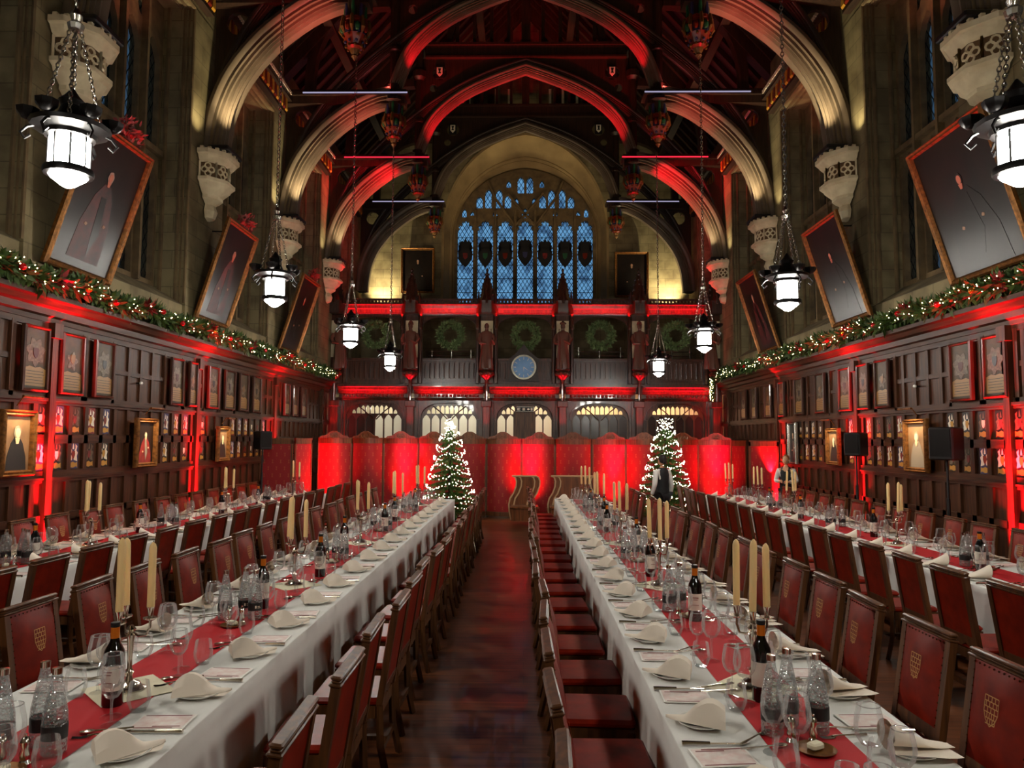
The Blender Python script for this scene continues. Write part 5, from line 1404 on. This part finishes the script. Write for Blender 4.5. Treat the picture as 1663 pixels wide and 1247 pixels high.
for n_, (tb, sd, ex, y, i, txt) in enumerate(SEATS):
    cx = (TB[tb][0] + TB[tb][1]) / 2; w = onth(i); tx = txt.replace('of the ', 'of ').replace('the ', '').replace('the ', '')
    R = lambda a=.06: random.uniform(-a, a)
    yp = y - .33 * sd + R(.02)          # plate and napkin, sitter's left
    inx = -sd                            # direction from edge to table middle
    far = y > 11.5
    put('pl', (ex + inx * .14, yp, Z), 0, 'white side plate, %s, %s' % (w, tx), 'plate', 'side plates')
    a = (pi if inx < 0 else 0) + (pi)    # tail points outward
    rot = (0 if sd > 0 else pi) + R(.3) + (.35 if sd > 0 else -.35)
    if tb in ('ML',) and sd > 0 or tb in ('MR',) and sd < 0: put('nb', (ex + inx * .14, yp, Z + .008), rot, 'folded ivory napkin, %s, %s' % (w, tx), 'napkin', 'napkins')
    else: put('na', (ex + inx * .14, yp, Z + .012), rot, 'rolled ivory napkin, %s, %s' % (w, tx), 'napkin', 'napkins')
    if not (far and abs(ex) > 3): put('me', (ex + inx * .15, y + R(.01), Z + .003), R(.12) + (0 if sd > 0 else pi), 'printed menu card, %s, %s' % (w, tx), 'menu card', 'menu cards')
    if y < 10.5:
        put('kn', (ex + inx * .15, y + .12 * (-sd), Z), (0 if sd < 0 else pi) + R(.05), 'silver table knife, %s, %s' % (w, tx), 'cutlery', 'table knives')
        put('fo', (ex + inx * .33, y - .17 * sd + R(.02), Z), (0 if sd < 0 else pi) + R(.3) + .5, 'silver fork, %s, %s' % (w, tx), 'cutlery', 'forks')
        put('sp', (ex + inx * .34, y - .1 * sd + R(.02), Z), (0 if sd < 0 else pi) + R(.3) + .3, 'silver spoon, %s, %s' % (w, tx), 'cutlery', 'spoons')
    gx = ex + inx * .39
    for q, (dx, dy, s) in enumerate(((.03, .07, 1.32), (-.02, -.05, 1.16))):
        put('wg', (gx + inx * dx + R(.012), y + dy * sd + R(.02), Z), R(3), '%s wine glass, %s, %s' % (('large', 'smaller')[q], w, tx), 'glass', 'wine glasses', (s, s, s * 1.05))
    put('tb', (gx - inx * .05 + R(.01), y + .15 * sd + R(.02), Z), 0, 'stemless water glass, %s, %s' % (w, tx), 'glass', 'water glasses')

# centre pieces
def make_candelabrum():
    t = thing('candelabrum', '', 'candelabrum')
    MB().lathe([(.075, 0), (.078, .006), (.06, .014), (.05, .03), (.02, .04), (.014, .06), (.022, .075), (.012, .09), (.011, .13), (.016, .2), (.02, .23), (.012, .24), (.024, .255), (.01, .27)], n=16).build('stem', 'silver', t)
    for a in (0, 2.1, 4.2):
        r = .085
        pts = [(0, 0, .25), (.03 * cos(a), .03 * sin(a), .225), (.07 * cos(a), .07 * sin(a), .225), (r * cos(a), r * sin(a), .26), (r * cos(a), r * sin(a), .29)]
        q = MB().tube(pts, .006, 6); q.lathe([(.006, .285), (.034, .295), (.036, .3), (.012, .3), (.012, .31), (.018, .34), (.021, .345), (.013, .346)], (r * cos(a), r * sin(a), 0), 12).build('arm', 'silver', t)
    return t
def make_candle():
    t = thing('candle', '', 'candle')
    MB().lathe([(.0125, 0), (.0125, .26), (.009, .275), (.002, .285)], n=12).build('wax', 'candle', t)
    MB().tube([(0, 0, .28), (0, 0, .292)], .0012, 4).build('wick', 'wick', t); return t
def make_wine():
    t = thing('wine_bottle', '', 'bottle')
    MB().lathe([(.034, 0), (.037, .006), (.037, .18), (.034, .2), (.02, .226), (.0145, .245), (.0145, .3)], n=20).build('bottle', 'wine', t)
    MB().openlathe([(.0375, .06), (.0375, .15)], n=20).build('paper_label', 'label', t)
    q = MB().use('ink').box(-.016, .016, -.0395, -.0388, .128, .132).box(-.012, .012, -.0395, -.0388, .118, .121).box(-.018, .018, -.0392, -.0386, .09, .0925); q.build('label_print', None, t, smooth=False)
    MB().openlathe([(.0152, .245), (.0152, .285)], n=14).build('foil_band', 'foil', t)
    MB().lathe([(.0155, .285), (.0165, .288), (.0165, .302), (.0, .303)], n=14).build('cap', 'black', t); return t
def make_water():
    t = thing('water_bottle', '', 'bottle')
    MB().openlathe([(.034, .004), (.038, .012), (.0385, .1), (.037, .13), (.03, .17), (.022, .21), (.0155, .24), (.014, .262)], n=18).build('bottle', 'wbottle', t)
    MB().lathe([(.0, .006), (.034, .007), (.0355, .014), (.036, .1), (.034, .13), (.028, .165), (.022, .19), (0, .19)], n=16).build('water', 'water', t)
    MB().openlathe([(.0392, .055), (.0392, .098)], n=18).build('black_label', 'blabel', t)
    q = MB().use('pwhite').box(-.014, -.006, -.0405, -.0395, .07, .084).box(.0, .016, -.0405, -.0395, .07, .073).box(.0, .012, -.0405, -.0395, .078, .081); q.build('label_print', None, t, smooth=False)
    MB().lathe([(.0155, .256), (.0158, .275), (.0, .277)], n=14).build('cap', 'silver', t); return t
def make_dish():
    t = thing('butter_dish', '', 'dish')
    MB().lathe([(0, .002), (.05, .002), (.066, .008), (.068, .012), (.05, .007), (0, .006)], n=20).build('dish', 'gilt', t)
    MB().bbox(-.025, .028, -.016, .02, .007, .03, .006).build('butter', 'cream', t); return t
def make_shaker():
    t = thing('pepper_mill', '', 'shaker'); MB().lathe([(.016, 0), (.018, .004), (.012, .015), (.015, .03), (.01, .045), (.013, .06), (.014, .066)], n=12).build('body', 'silver', t)
    MB().lathe([(.014, .066), (.011, .076), (.004, .082), (.005, .088), (.0, .09)], n=12).build('lid', 'silver', t); return t
CA, CN, WI, WA, BD, SH = Proto(make_candelabrum()), Proto(make_candle()), Proto(make_wine()), Proto(make_water()), Proto(make_dish()), Proto(make_shaker())
cc = tag(MB().plate([(-.17, -.17), (.17, -.17), (.17, .17), (-.17, .17)], (), .002, 'XY', 0).build('linen_square', 'cream', smooth=False), '', 'cloth'); CC = Proto(cc)
cents = {'ML': (-1.95, [3.72, 6.35, 8.9, 11.4, 13.9]), 'MR': (1.16, [3.85, 6.45, 9.0, 11.6, 14.1]), 'OL': (-4.98, [8.5, 12.45, 16.1]), 'OR': (4.5, [9.1, 12.6, 14.4, 16.4])}
wat = {'ML': [3.0, 5.18, 7.7, 10.2, 12.7], 'MR': [3.3, 5.55, 7.9, 10.4, 12.9], 'OL': [7.3, 10.4, 14.2], 'OR': [7.6, 10.9, 13.5]}
wines = {'ML': [(.03, 3.52), (.03, 5.5), (.11, 6.75), (-.05, 8.3), (.08, 10.0), (0, 11.2), (.06, 12.9)], 'MR': [(-.01, 3.68), (.03, 5.25), (0, 6.9), (.1, 8.4), (-.04, 10.1), (.06, 11.4), (0, 13)],
         'OL': [(.08, 7.42), (-.05, 9.7), (.04, 12.1), (.1, 13.6)], 'OR': [(-.1, 7.3), (.05, 9.8), (-.08, 12.0), (.02, 13.8)]}
def gput(pr, loc, rz_, lb, cat, grp, sc_=None):
    if sc_ is None and pr in (WI, WA, BD, SH): q = {WI: 1.26, WA: 1.22, BD: 1.2, SH: 1.3}[pr]; sc_ = (q, q, q)
    o = pr.put(loc, rz_, lb, sc_); o['category'] = cat; o['group'] = grp; return o
for k, (cx, ys) in cents.items():
    txt = TB[k][4]
    for i, y in enumerate(ys):
        gput(CC, (cx, y, T + .006), pi / 4, 'cream linen square under candelabrum, %s, %s' % (onth(i), txt), 'cloth', 'linen squares')
        rz_ = random.uniform(.15, .45)
        gput(CA, (cx, y, Z + .006), rz_, 'silver three armed candelabrum, %s, %s' % (onth(i), txt), 'candelabrum', 'candelabra', (1, 1, 1.15))
        for q, a in enumerate((0, 2.1, 4.2)):
            c = gput(CN, (cx + .085 * cos(a + rz_), y + .085 * sin(a + rz_), Z + .006 + .345 * 1.15), 0, '%s ivory candle of the %s candelabrum, %s' % (('shortest', 'middle height', 'tallest')[q], ORD[i], txt), 'candle', 'candles of the %s candelabrum on the %s' % (ORD[i], txt), (1.45, 1.45, 1.12 + .06 * q))
            if q: c.rotation_euler = (random.uniform(-.04, .04), random.uniform(-.04, .04), 0)
    for i, (dx, y) in enumerate(wines[k]):
        gput(WI, (cx + dx, y, Z), random.uniform(-.6, .6), 'dark wine bottle with cream label, %s, %s' % (onth(i), txt), 'bottle', 'wine bottles')
    for i, y in enumerate(wat[k]):
        for q, (dx, dy) in enumerate(((-.1, -.04), (.0, .06), (.1, -.02))):
            gput(WA, (cx + dx, y + dy, Z), random.uniform(0, 6), 'dimpled glass water bottle, %s of the %s trio, %s' % (('left', 'middle', 'right')[q], ORD[i], txt), 'bottle', 'water bottles')
        if k in ('ML', 'MR') or i == 0:
            gput(BD, (cx + .02, y - .2, Z), random.uniform(0, 3), 'small gilt butter dish by the %s water bottle trio, %s' % (ORD[i], txt), 'dish', 'butter dishes')
            for q in (-1, 1): gput(SH, (cx + .0 + q * .045, y - .11, Z), 0, '%s silver shaker by the %s water bottle trio, %s' % ('left' if q < 0 else 'right', ORD[i], txt), 'shaker', 'shakers')

# ---------------------------------------------------------------- people
def skin_body(name, verts, edges, radii, m_, parent, root=0, sub=2):
    me = bpy.data.meshes.new(name); me.from_pydata(verts, edges, []); o = bpy.data.objects.new(name, me); COL.objects.link(o); o.parent = parent
    md = o.modifiers.new('skin', 'SKIN'); md.use_smooth_shade = True
    if not me.skin_vertices: pass
    for i, sv in enumerate(me.skin_vertices[0].data):
        r = radii[i]; sv.radius = r if isinstance(r, tuple) else (r, r); sv.use_root = (i == root)
    s = o.modifiers.new('sub', 'SUBSURF'); s.levels = sub; s.render_levels = sub
    me.materials.append(M[m_]); return o
def person(loc, rz_, h, label, hair, female_long, pose, grp=None):
    t = thing('person', label, 'person', loc, rz_)
    k = h / 1.72
    def V(*p): return tuple(c * k for c in p)
    # faces -Y locally
    hd = 1.56
    armL = [(-.17, 0, 1.38), (-.24, .02, 1.1), (-.25, -.05, .87)] if pose == 'walk' else [(-.17, 0, 1.38), (-.24, .0, 1.12), (-.1, -.24, 1.13)]
    armR = [(.17, 0, 1.38), (.25, .06, 1.12), (.27, -.02, .88)] if pose == 'walk' else [(.17, 0, 1.38), (.24, .0, 1.12), (.08, -.26, 1.12)]
    legs = [((-.09, 0, .88), (-.1, -.04, .48), (-.1, .02, .08), (-.1, -.1, .035)), ((.09, 0, .88), (.1, .04, .48), (.1, .1, .08), (.1, .0, .035))]
    vs = [V(0, 0, .95), V(0, 0, 1.15), V(0, 0, 1.36), V(0, 0, 1.46), V(0, -.01, 1.52)]; ed = [(0, 1), (1, 2), (2, 3), (3, 4)]; ra = [(.14 * k, .1 * k), (.12 * k, .09 * k), (.13 * k, .09 * k), (.052 * k), (.05 * k)]
    for arm in (armL, armR):
        b_ = len(vs); vs += [V(*p) for p in arm]; ra += [.052 * k, .042 * k, .03 * k]; ed += [(2, b_), (b_, b_ + 1), (b_ + 1, b_ + 2)]
    for lg in legs:
        b_ = len(vs); vs += [V(*p) for p in lg]; ra += [.085 * k, .06 * k, .04 * k, .035 * k]; ed += [(0, b_), (b_, b_ + 1), (b_ + 1, b_ + 2), (b_ + 2, b_ + 3)]
    skin_body('body', vs, ed, ra, 'skin', t)
    # head with face
    H = MB().ell(V(0, -.015, 1.62), .073 * k, .09 * k, .11 * k, 14, 10); H.ell(V(0, -.108, 1.61), .012 * k, .018 * k, .022 * k, 8, 5)
    for s in (-1, 1): H.ell(V(s * .074, -.01, 1.61), .012 * k, .02 * k, .03 * k, 6, 5)
    H.use('skin')
    H.mats = ['skin']; H.m = [0] * len(H.f)
    H.use('pwhite')
    for s in (-1, 1): H.ell(V(s * .028, -.098, 1.63), .011 * k, .006 * k, .007 * k, 8, 5)
    H.use('pblack')
    for s in (-1, 1): H.ell(V(s * .028, -.104, 1.63), .005 * k, .003 * k, .005 * k, 6, 4)
    H.use('pred').ell(V(0, -.098, 1.565), .022 * k, .008 * k, .006 * k, 8, 5)
    H.build('head', None, t)
    q = MB().ell(V(0, .015, 1.65), .085 * k, .095 * k, .105 * k, 12, 8)
    if female_long: q.ell(V(0, .08, 1.6), .05 * k, .05 * k, .06 * k, 10, 6)
    q.build('hair', hair, t)
    # hands with fingers
    for arm, s in ((armL, -1), (armR, 1)):
        a = Vector(arm[1]); b_ = Vector(arm[2]); d = (b_ - a).normalized(); hv = [b_, b_ + d * .05, b_ + d * .085]; 
        side = Vector((0, 1, 0)) if pose == 'walk' else Vector((0, 0, 1)); vs = [V(*p) for p in hv]; ed = [(0, 1), (1, 2)]; ra = [.024 * k, .03 * k, .028 * k]
        for f in range(4):
            o_ = side * (.012 * (1.5 - f)) * 1.5; e = hv[2] + o_; n = len(vs); L_ = (.055, .065, .06, .045)[f]
            cl = Vector((-s * .02, 0, 0)) if pose == 'walk' else Vector((0, .02, -.015))
            vs += [V(*(e)), V(*(e + d * L_ * .55 + cl * .4)), V(*(e + d * L_ + cl))]; ed += [(2, n), (n, n + 1), (n + 1, n + 2)]; ra += [.009 * k, .0085 * k, .007 * k]
        n = len(vs); th_ = hv[1] + side * .035 * (-1 if pose == 'walk' else 1); vs += [V(*th_), V(*(th_ + d * .045))]; ed += [(1, n), (n, n + 1)]; ra += [.01 * k, .008 * k]
        skin_body('hand', vs, ed, ra, 'skin', t, 0, 1)
    # shirt with sleeves, waistcoat, trousers, shoes
    vs = [V(0, 0, 1.0), V(0, 0, 1.18), V(0, 0, 1.37), V(0, 0, 1.45)]; ed = [(0, 1), (1, 2), (2, 3)]; ra = [(.145 * k, .11 * k), (.13 * k, .1 * k), (.14 * k, .1 * k), .062 * k]
    for arm in (armL, armR):
        b_ = len(vs); pts = [Vector(arm[0]), Vector(arm[1]), Vector(arm[1]).lerp(Vector(arm[2]), .92)]; vs += [V(*p) for p in pts]; ra += [.064 * k, .055 * k, .04 * k]; ed += [(2, b_), (b_, b_ + 1), (b_ + 1, b_ + 2)]
    skin_body('shirt', vs, ed, ra, 'shirt', t)
    W2 = MB(); n = 18; vs = []
    for j, (rx, ry, z) in enumerate(((.165, .13, .93), (.155, .12, 1.05), (.145, .112, 1.18), (.16, .118, 1.32), (.13, .115, 1.42), (.075, .08, 1.47))):
        for q in range(n): a = 2 * pi * q / n; vs.append(V(rx * cos(a), ry * sin(a) - (0 if j < 4 else .0), z - (.12 * max(0, -sin(a)) ** 3 if j >= 4 else 0)))
    W2.add(vs, [(j * n + q, j * n + (q + 1) % n, (j + 1) * n + (q + 1) % n, (j + 1) * n + q) for j in range(5) for q in range(n)]); W2.build('waistcoat', 'vest', t)
    vs = [V(0, 0, .94)]; ed = []; ra = [(.155 * k, .12 * k)]
    for lg in legs:
        b_ = len(vs); vs += [V(*lg[0]), V(*lg[1]), V(*Vector(lg[2]).lerp(Vector(lg[1]), .03))]; ra += [.105 * k, .078 * k, .06 * k]; ed += [(0, b_), (b_, b_ + 1), (b_ + 1, b_ + 2)]
    skin_body('trousers', vs, ed, ra, 'vest', t)
    for lg in legs:
        x, y, z = lg[2]; MB().ell(V(x, y - .07, .04), .05 * k, .14 * k, .04 * k, 12, 6).build('shoe', 'black', t)
    return t
person((2.83, 15.3, 0), pi + .5, 1.66, 'dark haired person in white shirt and black waistcoat before the right christmas tree', 'hair1', True, 'walk')
person((5.9, 16.85, 0), -.5, 1.64, 'fair haired person in white shirt and black waistcoat by the right panelling, hands raised', 'hair2', False, 'hold')

# ---------------------------------------------------------------- lights on the architecture
WARM = (1, .86, .52)
for sx in (-1, 1):
    for i, y in enumerate(TR):
        z0 = 7.66
        if y < 27: 
            spot('corbel_light', (sx * 5.8, y - .5, z0), (sx * 5.0, y - .1, 10.2), (270 if i < 3 else 170), WARM, 85, .9, .04)
            spot('corbel_light', (sx * 5.9, y - .5, z0 - .1), (sx * 6.4, y - .8, 9.2), 50, WARM, 80, .9, .04)
        else:
            spot('corbel_light', (sx * 5.7, 27.5, 6.9), (sx * 4.9, 28.2, 9.4), 480, WARM, 110, .9, .05)
        if i in (1, 2):
            spot('beam_light', (sx * 3.5, y - .2, 10.95), (sx * 5.0, y + 1.0, 13), 40, (1, .16, .16), 110, .8)
            spot('beam_light', (sx * 3.0, y - .6, 10.9), (sx * 2.7, y, 12.2), 260, RED, 42, .8)
            spot('beam_light', (sx * 3.9, y - .9, 9.6), (sx * 4.4, y, 10.4), 60, (1, .12, .1), 80, .9)
        if i == 3:
            spot('beam_light', (sx * 3.0, y - .75, 10.4), (sx * 1.6, y, 13.4), 700, RED, 75, .8)
            spot('beam_light', (sx * 3.4, y - 1.0, 10.2), (sx * 5.0, y + .0, 9.9), 500, RED, 70, .9)
            spot('beam_light', (sx * 3.9, y - .5, 11.0), (sx * 4.6, y, 13.5), 50, RED, 80, .8)
    for i, y in enumerate((11.9, 16.3, 20.7)):   # pinkish wash in the window heads
        spot('window_head_light', (sx * 5.9, y, 8.6), (sx * 6.6, y, 10.2), (35 if i else 25), (1, .28, .18), 100, .9)
for sx in (-1, 1): spot('window_floodlight', (sx * 2.6, 24.6, 6.7), (sx * 1.2, 28.4, 12.4), 190, (1, .74, .42), 80, 1)
# red strips along the gallery cornices
for i in range(5):
    cx = (XS[i] + XS[i + 1]) / 2
    for z, e, y in ((5.93, 22, 23.56), (3.2, 26, 23.5)):
        L = bpy.data.lights.new('gallery_strip_light', 'AREA'); L.shape = 'RECTANGLE'; L.size = 1.9; L.size_y = .04; L.energy = e; L.color = RED
        o = bpy.data.objects.new('gallery_strip_light', L); COL.objects.link(o); o.location = (cx, y, z); o.rotation_euler = (radians(180 - 8), 0, 0); L.spread = radians(110)
for x in XS:
    spot('pier_light', (x, 23.0, 2.2), (x, 23.55, 2.9), 50, RED, 60, .8)
    spot('pedestal_light', (x, 23.15, 3.75), (x, 23.5, 4.15), 9, RED, 60, .8)
for x, e, c in ((-2.2, 42, (1, .92, .75)), (-4.8, 26, (1, .92, .75)), (0, 38, (1, .84, .62)), (2.5, 60, (1, .62, .34)), (4.9, 60, (1, .55, .3))):
    L = bpy.data.lights.new('passage_lamp', 'POINT'); L.energy = e; L.color = c; L.shadow_soft_size = .12
    o = bpy.data.objects.new('passage_lamp', L); COL.objects.link(o); o.location = (x, 25.2 if e != 18 else 25.2, 3.1)
for sx in (-1, 1): spot('side_pier_uplight', (sx * 6.1, 23.0, .2), (sx * 6.1, 23.9, 3.2), 500, RED, 45, .8)
# dusk sky outside
wd = bpy.data.worlds.new('dusk'); S.world = wd; wd.use_nodes = True
wd.node_tree.nodes['Background'].inputs[0].default_value = (.12, .24, .38, 1); wd.node_tree.nodes['Background'].inputs[1].default_value = 1.15
S.view_settings.view_transform = 'Standard'; S.view_settings.look = 'None'; S.view_settings.exposure = 0; S.view_settings.gamma = 1; S.view_settings.use_curve_mapping = False
c = S.cycles
c.max_bounces = 6; c.diffuse_bounces = 3; c.glossy_bounces = 3; c.transmission_bounces = 4; c.transparent_max_bounces = 24
c.sample_clamp_indirect = 4; c.caustics_reflective = False; c.caustics_refractive = False; c.blur_glossy = 1
c.use_denoising = True
S.view_settings.exposure = .58
for o in list(bpy.data.objects):
    if o.parent is not None and 'group' in o: pass
